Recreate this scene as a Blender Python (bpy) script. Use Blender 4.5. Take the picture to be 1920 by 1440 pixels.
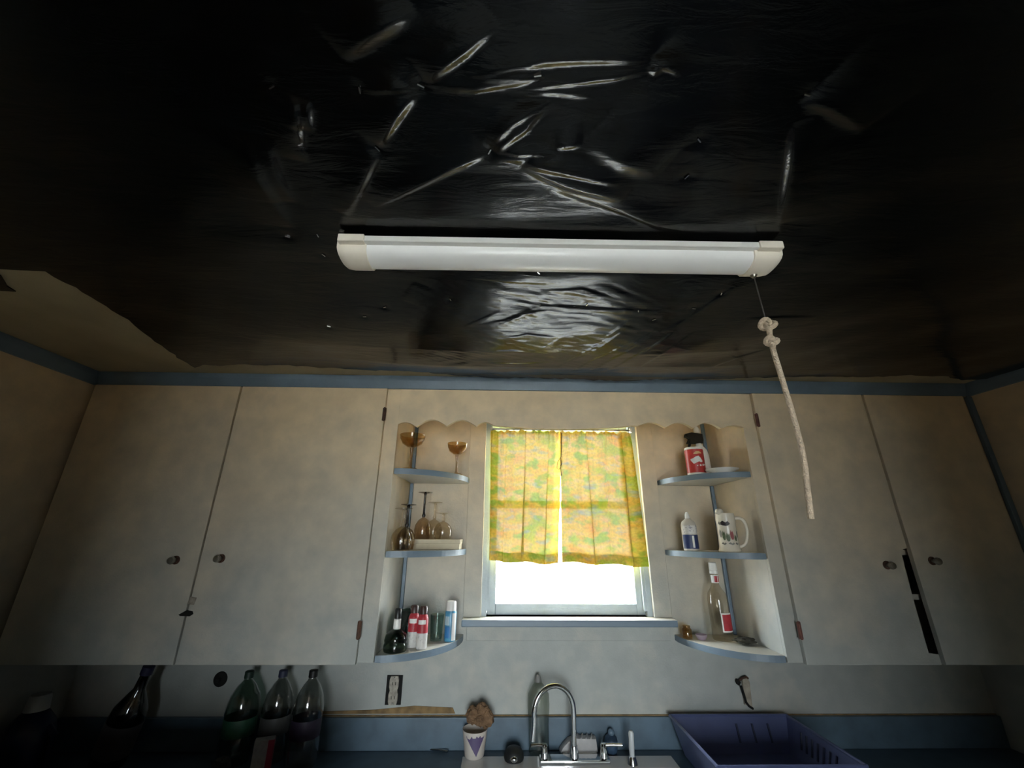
import bpy, bmesh, math, random
import numpy as np
from mathutils import Vector, Matrix
random.seed(7); np.random.seed(7)
for o in list(bpy.data.objects): bpy.data.objects.remove(o)
SC = bpy.context.scene; COL = SC.collection

# ------------------------------------------------------------------ camera
CZ = 1.667                                     # eye height
F, PITCH, ROLL, YAW = 772.1, 0.34986, 0.00636, 0.02167
c, s = math.cos, math.sin
FW = Vector((s(YAW)*c(PITCH), c(YAW)*c(PITCH), s(PITCH)))
R0 = Vector((c(YAW), -s(YAW), 0)); U0 = R0.cross(FW)
RR = R0*c(ROLL)+U0*s(ROLL); UU = -R0*s(ROLL)+U0*c(ROLL)
cam = bpy.data.cameras.new('camera'); cam.sensor_width = 36; cam.lens = F/1920*36; cam.clip_start = .01
camo = bpy.data.objects.new('camera', cam); COL.objects.link(camo)
camo.matrix_world = Matrix(((RR.x, UU.x, -FW.x, 0), (RR.y, UU.y, -FW.y, 0), (RR.z, UU.z, -FW.z, CZ), (0, 0, 0, 1)))
SC.camera = camo
SC.cycles.transparent_max_bounces = 40
# ------------------------------------------------------------------ sky, daylight, exposure
SKY = 22.0
w = bpy.data.worlds.new('sky'); SC.world = w; w.use_nodes = True
bg = w.node_tree.nodes['Background']; bg.inputs[0].default_value = (.88, .95, 1, 1); bg.inputs[1].default_value = SKY
SC.view_settings.view_transform = 'Standard'; SC.view_settings.look = 'None'
SC.view_settings.gamma = 1; SC.view_settings.exposure = 0.84; SC.view_settings.use_curve_mapping = False
def portal(loc, rot, sx, sy):
    l = bpy.data.lights.new('daylight_portal', 'AREA'); l.shape = 'RECTANGLE'; l.size = sx; l.size_y = sy
    l.cycles.is_portal = True
    o = bpy.data.objects.new('daylight_portal', l); o.location = loc; o.rotation_euler = rot; COL.objects.link(o)
# room numbers (metres)
XL, XR, YB, YF, YR, ZC = -1.66, 1.97, 1.94, 1.61, -.55, 2.277
DOOR = (-.44, .60, 0, 2.20)                     # doorway behind the viewer: x0, x1, z0, z1
YH = -2.65                                      # far wall of the next room, with a window
REAR = (-.60, .70, .35, 2.12)                   # that window: x0, x1, z0, z1
WX0, WX1, WZ0, WZ1 = -.08, .64, 1.345, 2.205     # window over the sink
portal(((WX0+WX1)/2, 2.10, (WZ0+WZ1)/2), (-math.pi/2, 0, 0), WX1-WX0, WZ1-WZ0)
portal(((REAR[0]+REAR[1])/2, YH-.13, (REAR[2]+REAR[3])/2), (math.pi/2, 0, 0), REAR[1]-REAR[0], REAR[3]-REAR[2])

def ray(x, y): return RR*((x-960)/F)-UU*((y-720)/F)+FW
def atY(x, y, Y): d = ray(x, y); d = d*(Y/d.y); return Vector((d.x, Y, d.z+CZ))
def atZ(x, y, Z): d = ray(x, y); d = d*((Z-CZ)/d.z); return Vector((d.x, d.y, Z))

# ------------------------------------------------------------------ materials
MATS = {}
def mat(name, col, rough=.5, metal=0, var=.12, scale=6, bump=.0, bscale=40, spec=.5, col2=None, coat=0, fac=None):
    if name in MATS: return MATS[name]
    m = bpy.data.materials.new(name); m.use_nodes = True; nt = m.node_tree; N = nt.nodes; L = nt.links
    p = N['Principled BSDF']; p.inputs['Roughness'].default_value = rough; p.inputs['Metallic'].default_value = metal
    p.inputs['Specular IOR Level'].default_value = spec; p.inputs['Coat Weight'].default_value = coat
    tc = N.new('ShaderNodeTexCoord'); nz = N.new('ShaderNodeTexNoise'); nz.inputs['Scale'].default_value = scale
    nz.inputs['Detail'].default_value = 6; L.new(tc.outputs['Object'], nz.inputs['Vector'])
    cr = N.new('ShaderNodeValToRGB'); cr.color_ramp.elements[0].position = .35; cr.color_ramp.elements[1].position = .65
    a = col2 if col2 else tuple(v*(1-var) for v in col)
    cr.color_ramp.elements[0].color = (*a, 1); cr.color_ramp.elements[1].color = (*col, 1)
    if fac: cr.color_ramp.elements[0].position, cr.color_ramp.elements[1].position = fac
    L.new(nz.outputs['Fac'], cr.inputs['Fac']); L.new(cr.outputs['Color'], p.inputs['Base Color'])
    if bump:
        n2 = N.new('ShaderNodeTexNoise'); n2.inputs['Scale'].default_value = bscale; n2.inputs['Detail'].default_value = 4
        L.new(tc.outputs['Object'], n2.inputs['Vector'])
        b = N.new('ShaderNodeBump'); b.inputs['Strength'].default_value = bump; b.inputs['Distance'].default_value = .01
        L.new(n2.outputs['Fac'], b.inputs['Height']); L.new(b.outputs['Normal'], p.inputs['Normal'])
    MATS[name] = m; return m
def glass(name, tint, rough=.03, refl=1.0):
    if name in MATS: return MATS[name]
    m = bpy.data.materials.new(name); m.use_nodes = True; nt = m.node_tree; N = nt.nodes; L = nt.links
    N.remove(N['Principled BSDF']); out = N['Material Output']
    t = N.new('ShaderNodeBsdfTransparent'); g = N.new('ShaderNodeBsdfGlossy'); g.inputs['Roughness'].default_value = rough
    lw = N.new('ShaderNodeLayerWeight'); lw.inputs[0].default_value = .5
    pw = N.new('ShaderNodeMath'); pw.operation = 'POWER'; pw.inputs[1].default_value = 4; L.new(lw.outputs['Facing'], pw.inputs[0])
    fr = N.new('ShaderNodeMath'); fr.operation = 'MULTIPLY_ADD'; fr.inputs[1].default_value = .7; fr.inputs[2].default_value = .045; L.new(pw.outputs[0], fr.inputs[0])
    ma = N.new('ShaderNodeMath'); ma.operation = 'MULTIPLY'; ma.inputs[1].default_value = refl
    nz = N.new('ShaderNodeTexNoise'); nz.inputs['Scale'].default_value = 8
    mx = N.new('ShaderNodeMix'); mx.data_type = 'RGBA'; mx.inputs[6].default_value = (*tint, 1); mx.inputs[7].default_value = (*[v*.9 for v in tint], 1)
    L.new(nz.outputs['Fac'], mx.inputs[0]); L.new(mx.outputs[2], t.inputs['Color'])
    mix = N.new('ShaderNodeMixShader'); L.new(fr.outputs[0], ma.inputs[0]); L.new(ma.outputs[0], mix.inputs[0])
    L.new(t.outputs[0], mix.inputs[1]); L.new(g.outputs[0], mix.inputs[2]); L.new(mix.outputs[0], out.inputs['Surface'])
    MATS[name] = m; return m

def paint_mat():
    # old cream gloss paint: yellowed by kitchen grease in blotches; warm light painted in, brighter towards the ceiling
    m = bpy.data.materials.new('cream_paint'); m.use_nodes = True; nt = m.node_tree; N = nt.nodes; L = nt.links
    p = N['Principled BSDF']; p.inputs['Roughness'].default_value = .5; p.inputs['Specular IOR Level'].default_value = .35
    g = N.new('ShaderNodeNewGeometry'); sx = N.new('ShaderNodeSeparateXYZ'); L.new(g.outputs['Position'], sx.inputs[0])
    mr = N.new('ShaderNodeMapRange'); mr.inputs[1].default_value = 1.30; mr.inputs[2].default_value = 2.20
    L.new(sx.outputs['Z'], mr.inputs[0])
    nz = N.new('ShaderNodeTexNoise'); nz.inputs['Scale'].default_value = 3.5; nz.inputs['Detail'].default_value = 7; nz.inputs['Roughness'].default_value = .6
    L.new(g.outputs['Position'], nz.inputs['Vector'])
    ad = N.new('ShaderNodeMath'); ad.operation = 'MULTIPLY_ADD'; ad.inputs[1].default_value = .9; ad.inputs[2].default_value = -.45
    L.new(nz.outputs['Fac'], ad.inputs[0])
    a2 = N.new('ShaderNodeMath'); a2.operation = 'ADD'; a2.use_clamp = True; L.new(mr.outputs[0], a2.inputs[0]); L.new(ad.outputs[0], a2.inputs[1])
    mx = N.new('ShaderNodeMix'); mx.data_type = 'RGBA'; mx.inputs[6].default_value = (.43, .45, .425, 1); mx.inputs[7].default_value = (.88, .68, .44, 1)
    L.new(a2.outputs[0], mx.inputs[0])
    n3 = N.new('ShaderNodeTexNoise'); n3.inputs['Scale'].default_value = 14; n3.inputs['Detail'].default_value = 8; L.new(g.outputs['Position'], n3.inputs['Vector'])
    m3 = N.new('ShaderNodeMapRange'); m3.inputs[1].default_value = .3; m3.inputs[2].default_value = .7; m3.inputs[3].default_value = .86; m3.inputs[4].default_value = 1.0
    L.new(n3.outputs['Fac'], m3.inputs[0])
    mm = N.new('ShaderNodeMix'); mm.data_type = 'RGBA'; mm.blend_type = 'MULTIPLY'; mm.inputs[0].default_value = 1
    L.new(mx.outputs[2], mm.inputs[6]); L.new(m3.outputs[0], mm.inputs[7]); L.new(mm.outputs[2], p.inputs['Base Color'])
    n2 = N.new('ShaderNodeTexNoise'); n2.inputs['Scale'].default_value = 160; n2.inputs['Detail'].default_value = 3; L.new(g.outputs['Position'], n2.inputs['Vector'])
    b = N.new('ShaderNodeBump'); b.inputs['Strength'].default_value = .12; b.inputs['Distance'].default_value = .004
    L.new(n2.outputs['Fac'], b.inputs['Height']); L.new(b.outputs['Normal'], p.inputs['Normal'])
    return m
PAINT = paint_mat()
BLUE = mat('blue_grey_paint', (.17, .235, .30), .45, var=.2, scale=9, bump=.1, bscale=90)
SASH = mat('blue_grey_sash_paint', (.42, .49, .54), .4, var=.15, scale=12, bump=.1, bscale=80)
CEIL = mat('ceiling_board', (.50, .42, .27), .7, col2=(.40, .325, .20), scale=4, bump=.15, bscale=60)
FLOOR = mat('floor_linoleum', (.36, .29, .21), .55, var=.3, scale=5)
LAM = mat('blue_laminate', (.075, .12, .165), .35, var=.25, scale=20)
RUST = mat('rusty_brown', (.10, .045, .025), .7, var=.5, scale=60, bump=.4, bscale=200)
DARK = mat('dark_hole', (.008, .008, .007), .9, var=.3, scale=30)
CHROME = mat('chrome', (.75, .77, .78), .12, metal=1, var=.08, scale=20)
DULLMETAL = mat('dull_metal', (.42, .40, .36), .35, metal=1, var=.3, scale=60)
WHITEPL = mat('white_plastic', (.84, .83, .80), .35, var=.04)
CREAMPL = mat('cream_plastic', (.90, .83, .72), .4, var=.05)
PORC = mat('white_enamel', (.68, .68, .68), .15, var=.05, coat=.5)

def shelf_mat():   # pale top and underside, blue grey painted front edge
    m = bpy.data.materials.new('shelf_paint'); m.use_nodes = True; nt = m.node_tree; N = nt.nodes; L = nt.links; p = N['Principled BSDF']; p.inputs['Roughness'].default_value = .4
    g = N.new('ShaderNodeNewGeometry'); sx = N.new('ShaderNodeSeparateXYZ'); L.new(g.outputs['True Normal'], sx.inputs[0])
    ab = N.new('ShaderNodeMath'); ab.operation = 'ABSOLUTE'; L.new(sx.outputs['Z'], ab.inputs[0])
    gt = N.new('ShaderNodeMath'); gt.operation = 'GREATER_THAN'; gt.inputs[1].default_value = .75; L.new(ab.outputs[0], gt.inputs[0])
    mx = N.new('ShaderNodeMix'); mx.data_type = 'RGBA'; mx.inputs[6].default_value = (.20, .265, .33, 1); mx.inputs[7].default_value = (.62, .60, .54, 1); L.new(gt.outputs[0], mx.inputs[0])
    nz = N.new('ShaderNodeTexNoise'); nz.inputs['Scale'].default_value = 18; mr = N.new('ShaderNodeMapRange'); mr.inputs[3].default_value = .8; L.new(nz.outputs['Fac'], mr.inputs[0])
    mm = N.new('ShaderNodeMix'); mm.data_type = 'RGBA'; mm.blend_type = 'MULTIPLY'; mm.inputs[0].default_value = 1; L.new(mx.outputs[2], mm.inputs[6]); L.new(mr.outputs[0], mm.inputs[7]); L.new(mm.outputs[2], p.inputs['Base Color'])
    return m
SHELF = shelf_mat()

# ------------------------------------------------------------------ mesh helpers
class MB:
    def __init__(s): s.bm = bmesh.new()
    def box(s, x0, x1, y0, y1, z0, z1, bev=0):
        r = bmesh.ops.create_cube(s.bm, size=1); vs = r['verts']
        for v in vs: v.co = Vector((x0+(v.co.x+.5)*(x1-x0), y0+(v.co.y+.5)*(y1-y0), z0+(v.co.z+.5)*(z1-z0)))
        if bev:
            es = list({e for v in vs for e in v.link_edges})
            bmesh.ops.bevel(s.bm, geom=es, offset=bev, segments=2, affect='EDGES', profile=.6)
        return s
    def lathe(s, prof, n=24, cx=0, cy=0, a0=0, a1=2*math.pi, sx=1, sy=1):
        full = abs(a1-a0-2*math.pi) < 1e-6; cols = []
        for i in range(n if full else n+1):
            a = a0+(a1-a0)*i/n
            cols.append([s.bm.verts.new((cx+r*math.cos(a)*sx, cy+r*math.sin(a)*sy, z)) for r, z in prof])
        for i in range(n):
            A, B = cols[i], cols[(i+1) % len(cols)]
            for j in range(len(prof)-1):
                try: s.bm.faces.new((A[j], B[j], B[j+1], A[j+1]))
                except ValueError: pass
        bmesh.ops.remove_doubles(s.bm, verts=s.bm.verts, dist=1e-6)
        return s
    def tube(s, pts, rad, n=12, cap=True):
        pts = [Vector(p) for p in pts]; rings = []; up = Vector((.123, .31, .94)).normalized()
        for i, p in enumerate(pts):
            t = (pts[min(i+1, len(pts)-1)]-pts[max(i-1, 0)]).normalized()
            a = t.cross(up); 
            if a.length < 1e-3: a = t.cross(Vector((1, 0, 0)))
            a.normalize(); b = t.cross(a).normalized(); up = -b if False else up
            r = rad[i] if isinstance(rad, (list, tuple)) else rad
            rings.append([s.bm.verts.new(p+a*math.cos(2*math.pi*k/n)*r+b*math.sin(2*math.pi*k/n)*r) for k in range(n)])
        for i in range(len(rings)-1):
            for k in range(n): s.bm.faces.new((rings[i][k], rings[i][(k+1) % n], rings[i+1][(k+1) % n], rings[i+1][k]))
        if cap: s.bm.faces.new(rings[0][::-1]); s.bm.faces.new(rings[-1])
        return s
    def prism(s, poly, axis, lo, hi, bev=0):
        def P(a, b, t): return {'z': (a, b, t), 'y': (a, t, b), 'x': (t, a, b)}[axis]
        A = [s.bm.verts.new(P(a, b, lo)) for a, b in poly]; B = [s.bm.verts.new(P(a, b, hi)) for a, b in poly]
        fs = [s.bm.faces.new(A[::-1]), s.bm.faces.new(B)]; n = len(poly)
        for i in range(n): fs.append(s.bm.faces.new((A[i], A[(i+1) % n], B[(i+1) % n], B[i])))
        if bev:
            es = list({e for f in fs[:2] for e in f.edges}); bmesh.ops.bevel(s.bm, geom=es, offset=bev, segments=2, affect='EDGES', profile=.6)
        return s
    def blob(s, cx, cy, cz, rx, ry, rz, rough=.0, seed=0, sub=3):
        r = bmesh.ops.create_icosphere(s.bm, subdivisions=sub, radius=1)
        from mathutils import noise
        for v in r['verts']:
            d = 1+rough*noise.fractal(v.co*1.7+Vector((seed*7.3, 1, 2)), .8, 2, 4)
            v.co = Vector((cx+v.co.x*rx*d, cy+v.co.y*ry*d, cz+v.co.z*rz*d))
        return s
    def build(s, name, m, parent=None, smooth=False, loc=None, rot=None):
        bmesh.ops.recalc_face_normals(s.bm, faces=s.bm.faces)
        me = bpy.data.meshes.new(name); s.bm.to_mesh(me); s.bm.free()
        me.materials.append(m)
        if smooth:
            me.shade_smooth()
            try: me.set_sharp_from_angle(angle=math.radians(40))
            except Exception: pass
        o = bpy.data.objects.new(name, me); COL.objects.link(o)
        if parent: o.parent = parent
        if loc: o.location = loc
        if rot: o.rotation_euler = rot
        return o
def tag(o, label=None, cat=None, group=None, kind=None):
    if label: o['label'] = label
    if cat: o['category'] = cat
    if group: o['group'] = group
    if kind: o['kind'] = kind
    return o
def thing(name, label, cat, loc=(0, 0, 0), rz=0, group=None):
    o = bpy.data.objects.new(name, None); o.empty_display_size = .05; COL.objects.link(o); o.location = loc; o.rotation_euler = (0, 0, rz)
    return tag(o, label, cat, group)
def copy_tree(o, parent=None):
    n = o.copy(); COL.objects.link(n)
    if parent: n.parent = parent
    for ch in o.children: copy_tree(ch, n)
    return n
def struct(o): o['kind'] = 'structure'; return o

# ------------------------------------------------------------------ room shell
T = .12
struct(MB().box(XL-T, XR+T, YR-T, YB+T, -.1, 0).build('floor', FLOOR))
struct(MB().box(XL-T, XR+T, YR-T, YB+T, ZC, ZC+.1).build('ceiling', CEIL))
struct(MB().box(XL-T, XL, YR-T, YB+T, 0, ZC).build('wall_left', PAINT))
struct(MB().box(XR, XR+T, YR-T, YB+T, 0, ZC).build('wall_right', PAINT))
def holed_wall(name, y0, y1, x0, x1, z0, z1):
    m = MB(); m.box(XL, x0, y0, y1, 0, ZC); m.box(x1, XR, y0, y1, 0, ZC); m.box(x0, x1, y0, y1, 0, z0); m.box(x0, x1, y0, y1, z1, ZC)
    return struct(m.build(name, PAINT))
holed_wall('wall_back', YB, YB+T, WX0, WX1, WZ0, WZ1)
def wall_hole(name, y0, y1, X0, X1, x0, x1, z0, z1, m_):
    m = MB(); m.box(X0, x0, y0, y1, 0, ZC); m.box(x1, X1, y0, y1, 0, ZC); m.box(x0, x1, y0, y1, z1, ZC)
    if z0 > 0: m.box(x0, x1, y0, y1, 0, z0)
    return struct(m.build(name, m_))
wall_hole('wall_rear', YR-T, YR, XL, XR, *DOOR, PAINT)
PANEL = mat('brown_panelling', (.16, .10, .06), .6, var=.3, scale=8)     # the next room, behind the viewer
wall_hole('wall_next_room_far', YH-T, YH, XL, XR, *REAR, PANEL)
struct(MB().box(XL-T, XL, YH-T, YR-T, 0, ZC).build('wall_next_room_left', PANEL))
struct(MB().box(XR, XR+T, YH-T, YR-T, 0, ZC).build('wall_next_room_right', PANEL))
struct(MB().box(XL-T, XR+T, YH-T, YR-T, -.1, 0).build('floor_next_room', FLOOR))
struct(MB().box(XL-T, XR+T, YH-T, YR-T, ZC, ZC+.1).build('ceiling_next_room', PANEL))
GR = mat('pale_gravel', (.62, .60, .55), .9, var=.25, scale=3)
struct(MB().box(-40, 40, YB+T+.02, 60, -.6, -.5).build('ground_front', GR))
struct(MB().box(-40, 40, -60, YH-T-.02, -.6, -.5).build('ground_rear', GR))
# ------------------------------------------------------------------ blue grey cornice
def cornice(name, axis, lo, hi, wallpos, sgn):
    # profile: (offset from the wall, z)
    pr = [(0, ZC-.052), (.012, ZC-.052), (.016, ZC-.040), (.022, ZC-.020), (.024, ZC-.001), (0, ZC-.001)]
    poly = [(wallpos+sgn*a, z) for a, z in pr]
    if axis == 'x': return struct(MB().prism(poly, 'x', lo, hi).build(name, BLUE))
    return struct(MB().prism(poly, 'y', lo, hi).build(name, BLUE))
cornice('trim_1', 'x', XL+.024, XR-.024, YF+.001, -1)
cornice('trim_2', 'y', YR, YF, XL, 1)
cornice('trim_3', 'y', YR, YF, XR, -1)
# ------------------------------------------------------------------ window over the sink
win = struct(bpy.data.objects.new('window_1', None)); COL.objects.link(win)
m = MB()
m.box(WX0, WX0+.02, YB+.002, YB+.118, WZ0, WZ1); m.box(WX1-.02, WX1, YB+.002, YB+.118, WZ0, WZ1); m.box(WX0+.02, WX1-.02, YB+.002, YB+.118, WZ1-.02, WZ1)
m.box(WX0+.02, WX0+.032, YB+.006, YB+.024, WZ0+.02, WZ1-.02); m.box(WX1-.032, WX1-.02, YB+.006, YB+.024, WZ0+.02, WZ1-.02)
m.build('window_jamb', SASH, win)
MB().box(WX0-.075, WX0, YB-.018, YB, WZ0, ZC-.02, .003).build('window_casing', PAINT, win)
MB().box(WX1, WX1+.075, YB-.018, YB, WZ0, ZC-.02, .003).build('window_casing', PAINT, win)
MB().box(WX0, WX1, YB-.018, YB, WZ1, ZC-.02, .003).build('window_casing', PAINT, win)
MB().box(WX0-.075, WX1+.075, YB-.07, YB+.112, WZ0-.026, WZ0, .004).build('window_sill', SHELF, win)
MB().box(WX0-.058, WX1+.058, YB-.016, YB, WZ0-.085, WZ0-.026, .003).build('window_apron', PAINT, win)
def sash(z0, z1, y0, y1, bot, top):
    m = MB(); x0, x1 = WX0+.022, WX1-.022
    m.box(x0, x0+.036, y0, y1, z0, z1, .003); m.box(x1-.036, x1, y0, y1, z0, z1, .003)
    m.box(x0+.036, x1-.036, y0, y1, z0, z0+bot, .003); m.box(x0+.036, x1-.036, y0, y1, z1-top, z1, .003)
    sh = m.build('window_sash', SASH, win)
    MB().box(x0+.03, x1-.03, (y0+y1)/2-.002, (y0+y1)/2+.002, z0+bot-.005, z1-top+.005).build('window_pane', glass('window_glass', (.97, .98, .98)), sh)
sash(WZ0+.002, 1.813, YB+.028, YB+.062, .042, .032)
sash(1.783, WZ1-.022, YB+.066, YB+.10, .032, .042)
# rear window (behind the viewer)
w2 = struct(bpy.data.objects.new('window_2', None)); COL.objects.link(w2)
m = MB(); a, b, z0, z1 = REAR
for x in (a, b-.05): m.box(x, x+.05, YH-.09, YH-.04, z0, z1)
m.box(a+.05, b-.05, YH-.09, YH-.04, z0, z0+.05); m.box(a+.05, b-.05, YH-.09, YH-.04, z1-.05, z1)
m.build('window_sash', SASH, w2)
MB().box(a+.05, b-.05, YH-.067, YH-.063, z0+.05, z1-.05).build('window_pane', glass('tinted_window_glass', (.80, .81, .81)), w2)
# ------------------------------------------------------------------ curtains
def curtain_mat():
    m = bpy.data.materials.new('patchwork_cotton'); m.use_nodes = True; nt = m.node_tree; N = nt.nodes; L = nt.links
    N.remove(N['Principled BSDF']); out = N['Material Output']
    uv = N.new('ShaderNodeUVMap'); 
    nz = N.new('ShaderNodeTexNoise'); nz.inputs['Scale'].default_value = 22; nz.inputs['Detail'].default_value = 5
    L.new(uv.outputs[0], nz.inputs['Vector'])
    def patch(sx, sy, ox, pal, dist):
        sc = N.new('ShaderNodeVectorMath'); sc.operation = 'MULTIPLY_ADD'; sc.inputs[1].default_value = (sx, sy, 0); sc.inputs[2].default_value = (ox, ox*.37, 0)
        d = N.new('ShaderNodeVectorMath'); d.operation = 'SCALE'; d.inputs['Scale'].default_value = dist
        L.new(nz.outputs['Color'], d.inputs[0]); ad = N.new('ShaderNodeVectorMath'); L.new(uv.outputs[0], sc.inputs[0])
        L.new(sc.outputs[0], ad.inputs[0]); L.new(d.outputs[0], ad.inputs[1])
        fl = N.new('ShaderNodeVectorMath'); fl.operation = 'FLOOR'; L.new(ad.outputs[0], fl.inputs[0])
        wn = N.new('ShaderNodeTexWhiteNoise'); wn.noise_dimensions = '2D'; L.new(fl.outputs[0], wn.inputs['Vector'])
        cr = N.new('ShaderNodeValToRGB'); cr.color_ramp.interpolation = 'CONSTANT'; e = cr.color_ramp.elements
        while len(e) < len(pal): e.new(.5)
        for i, cc in enumerate(pal): e[i].position = i/len(pal); e[i].color = (*cc, 1)
        L.new(wn.outputs['Value'], cr.inputs['Fac']); return cr.outputs['Color']
    O = (.90, .46, .08); Y = (.90, .66, .10); P = (.90, .63, .21); Y2 = (.88, .57, .09)
    def soft(sx, sy, off, stops, det=3):
        mp = N.new('ShaderNodeMapping'); mp.inputs['Scale'].default_value = (sx, sy, 1); mp.inputs['Location'].default_value = (off, off*.6, off); L.new(uv.outputs[0], mp.inputs['Vector'])
        n = N.new('ShaderNodeTexNoise'); n.inputs['Scale'].default_value = 1; n.inputs['Detail'].default_value = det; n.inputs['Roughness'].default_value = .45; L.new(mp.outputs[0], n.inputs['Vector'])
        cr = N.new('ShaderNodeValToRGB'); e = cr.color_ramp.elements
        while len(e) < len(stops): e.new(.5)
        for i, (p_, cc) in enumerate(stops): e[i].position = p_; e[i].color = (*cc, 1)
        L.new(n.outputs['Fac'], cr.inputs['Fac']); return cr.outputs['Color']
    def mixc(f, a_, b_):
        m_ = N.new('ShaderNodeMix'); m_.data_type = 'RGBA'
        if isinstance(f, float): m_.inputs[0].default_value = f
        else: L.new(f, m_.inputs[0])
        L.new(a_, m_.inputs[6])
        if isinstance(b_, tuple): m_.inputs[7].default_value = (*b_, 1)
        else: L.new(b_, m_.inputs[7])
        return m_.outputs[2]
    K, W_ = (0, 0, 0), (1, 1, 1)
    base = soft(7, 17, 2.0, [(.30, O), (.42, Y2), (.52, Y), (.64, P), (.75, O)])
    base = mixc(.28, base, patch(7, 10, 3.3, [Y, P, O, Y2, P, Y, O], .5))
    base = mixc(soft(8, 12, 9.1, [(.53, K), (.64, (.75,)*3)]), base, (.27, .52, .07))
    base = mixc(soft(6, 9, 17.3, [(.54, K), (.66, (.8,)*3)]), base, (.52, .61, .06))
    base = mixc(soft(7, 15, 31.7, [(.58, K), (.72, (.8,)*3)]), base, (.44, .50, .36))
    class _O: pass
    mx = _O(); mx.outputs = {2: base}
    n4 = N.new('ShaderNodeTexNoise'); n4.inputs['Scale'].default_value = 60; n4.inputs['Detail'].default_value = 6; L.new(uv.outputs[0], n4.inputs['Vector'])
    mr = N.new('ShaderNodeMapRange'); mr.inputs[1].default_value = .35; mr.inputs[2].default_value = .65; mr.inputs[3].default_value = .82; mr.inputs[4].default_value = 1.06; L.new(n4.outputs['Fac'], mr.inputs[0])
    m2 = N.new('ShaderNodeMix'); m2.data_type = 'RGBA'; m2.blend_type = 'MULTIPLY'; m2.inputs[0].default_value = 1; L.new(mx.outputs[2], m2.inputs[6]); L.new(mr.outputs[0], m2.inputs[7])
    t = N.new('ShaderNodeBsdfTranslucent'); d = N.new('ShaderNodeBsdfDiffuse'); L.new(m2.outputs[2], t.inputs[0]); L.new(m2.outputs[2], d.inputs[0])
    ms = N.new('ShaderNodeMixShader'); ms.inputs[0].default_value = .973; L.new(t.outputs[0], ms.inputs[1]); L.new(d.outputs[0], ms.inputs[2]); tr = N.new('ShaderNodeBsdfTransparent'); mt = N.new('ShaderNodeMixShader'); mt.inputs[0].default_value = .005
    L.new(ms.outputs[0], mt.inputs[1]); L.new(tr.outputs[0], mt.inputs[2]); L.new(mt.outputs[0], out.inputs['Surface'])
    return m
CURT = curtain_mat()
CY = YB-.004
def curtain(label, xt0, xt1, xb0, xb1, ztop, zb0, zb1, folds, seed, dy=0):
    th = thing('cafe_curtain', label, 'curtain', (xt0, CY+dy, zb0), 0, 'pair of patchwork curtains on the kitchen window')
    nu, nv = 120, 60; bm = bmesh.new(); uvl = bm.loops.layers.uv.new('UVMap'); rnd = random.Random(seed); ph = [rnd.uniform(0, 6.28) for _ in range(6)]
    V = []
    for j in range(nv+1):
        t = j/nv; row = []
        for i in range(nu+1):
            u = i/nu; x = (xt0+(xt1-xt0)*u)*(1-t)+(xb0+(xb1-xb0)*u)*t
            zb = zb0+(zb1-zb0)*u+.004*math.sin(u*13+ph[0]); z = ztop+(zb-ztop)*t
            y = 0; amp = .35+.65*min(1, t*1.6); x_ = x
            for fx, fw, fa in folds:
                q_ = (u-fx-.03*t*math.sin(fx*20))/fw; g_ = math.exp(-q_*q_); y -= fa*amp*g_*.7+.006*q_*g_
                x_ -= (xb1-xb0)*fw*q_*g_*min(2.3, fa*58)*(.55+.45*t)
            y += .004*math.sin(u*41+ph[1]+t*1.2)*(1-.55*t)+.0035*math.sin(u*17+ph[2]-t)
            if t < .07: y += .004*math.sin(u*95+ph[3])
            z += (.004*math.sin(u*70+ph[4])+.003*math.sin(u*31)) if j == 0 else 0
            row.append(bm.verts.new((x_-xt0, y-.004, z-zb0)))
        V.append(row)
    for j in range(nv):
        for i in range(nu):
            f = bm.faces.new((V[j][i], V[j][i+1], V[j+1][i+1], V[j+1][i]))
            for l, (a, b) in zip(f.loops, ((i, j), (i+1, j), (i+1, j+1), (i, j+1))): l[uvl].uv = (a/nu*.62+seed, b/nv*.9)
    me = bpy.data.meshes.new('cloth'); bm.to_mesh(me); bm.free(); me.materials.append(CURT); me.shade_smooth()
    o = bpy.data.objects.new('cloth', me); COL.objects.link(o); o.parent = th
    # stitched hem: a second, narrow layer of the same cloth along the bottom
    bm = bmesh.new(); uvl = bm.loops.layers.uv.new('UVMap'); k0 = nv-4
    H = [[bm.verts.new(me.vertices[j*(nu+1)+i].co+Vector((0, -.0025, -.001))) for i in range(nu+1)] for j in range(k0, nv+1)]
    for j in range(len(H)-1):
        for i in range(nu):
            f = bm.faces.new((H[j][i], H[j][i+1], H[j+1][i+1], H[j+1][i]))
            for l, (a, b) in zip(f.loops, ((i, j), (i+1, j), (i+1, j+1), (i, j+1))): l[uvl].uv = (a/nu*.62+seed+.3, b/nv*.9)
    me2 = bpy.data.meshes.new('hem'); bm.to_mesh(me2); bm.free(); me2.materials.append(CURT); me2.shade_smooth()
    o = bpy.data.objects.new('hem', me2); COL.objects.link(o); o.parent = th
    return th
curtain('left patchwork curtain panel, mostly yellow, with two deep vertical folds', -.064, .284, -.058, .246, 2.133, 1.560, 1.548,
        [(.50, .045, .045), (.82, .035, .034), (.02, .05, .03), (.24, .03, .012)], 1)
curtain('right patchwork curtain panel with more green, flaring out at its lower corner', .2725, .612, .262, .626, 2.130, 1.556, 1.541,
        [(.36, .03, .032), (.60, .05, .012), (.86, .04, .036), (.99, .05, .022)], 2, -.009)
rod = thing('curtain_rod', 'thin metal curtain rod across the top of the window', 'rod', (WX0+.02, CY-.006, 2.140))
MB().tube([(0, 0, 0), (.68, 0, 0)], .005, 10).build('rod', DULLMETAL, rod, True)
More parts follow.
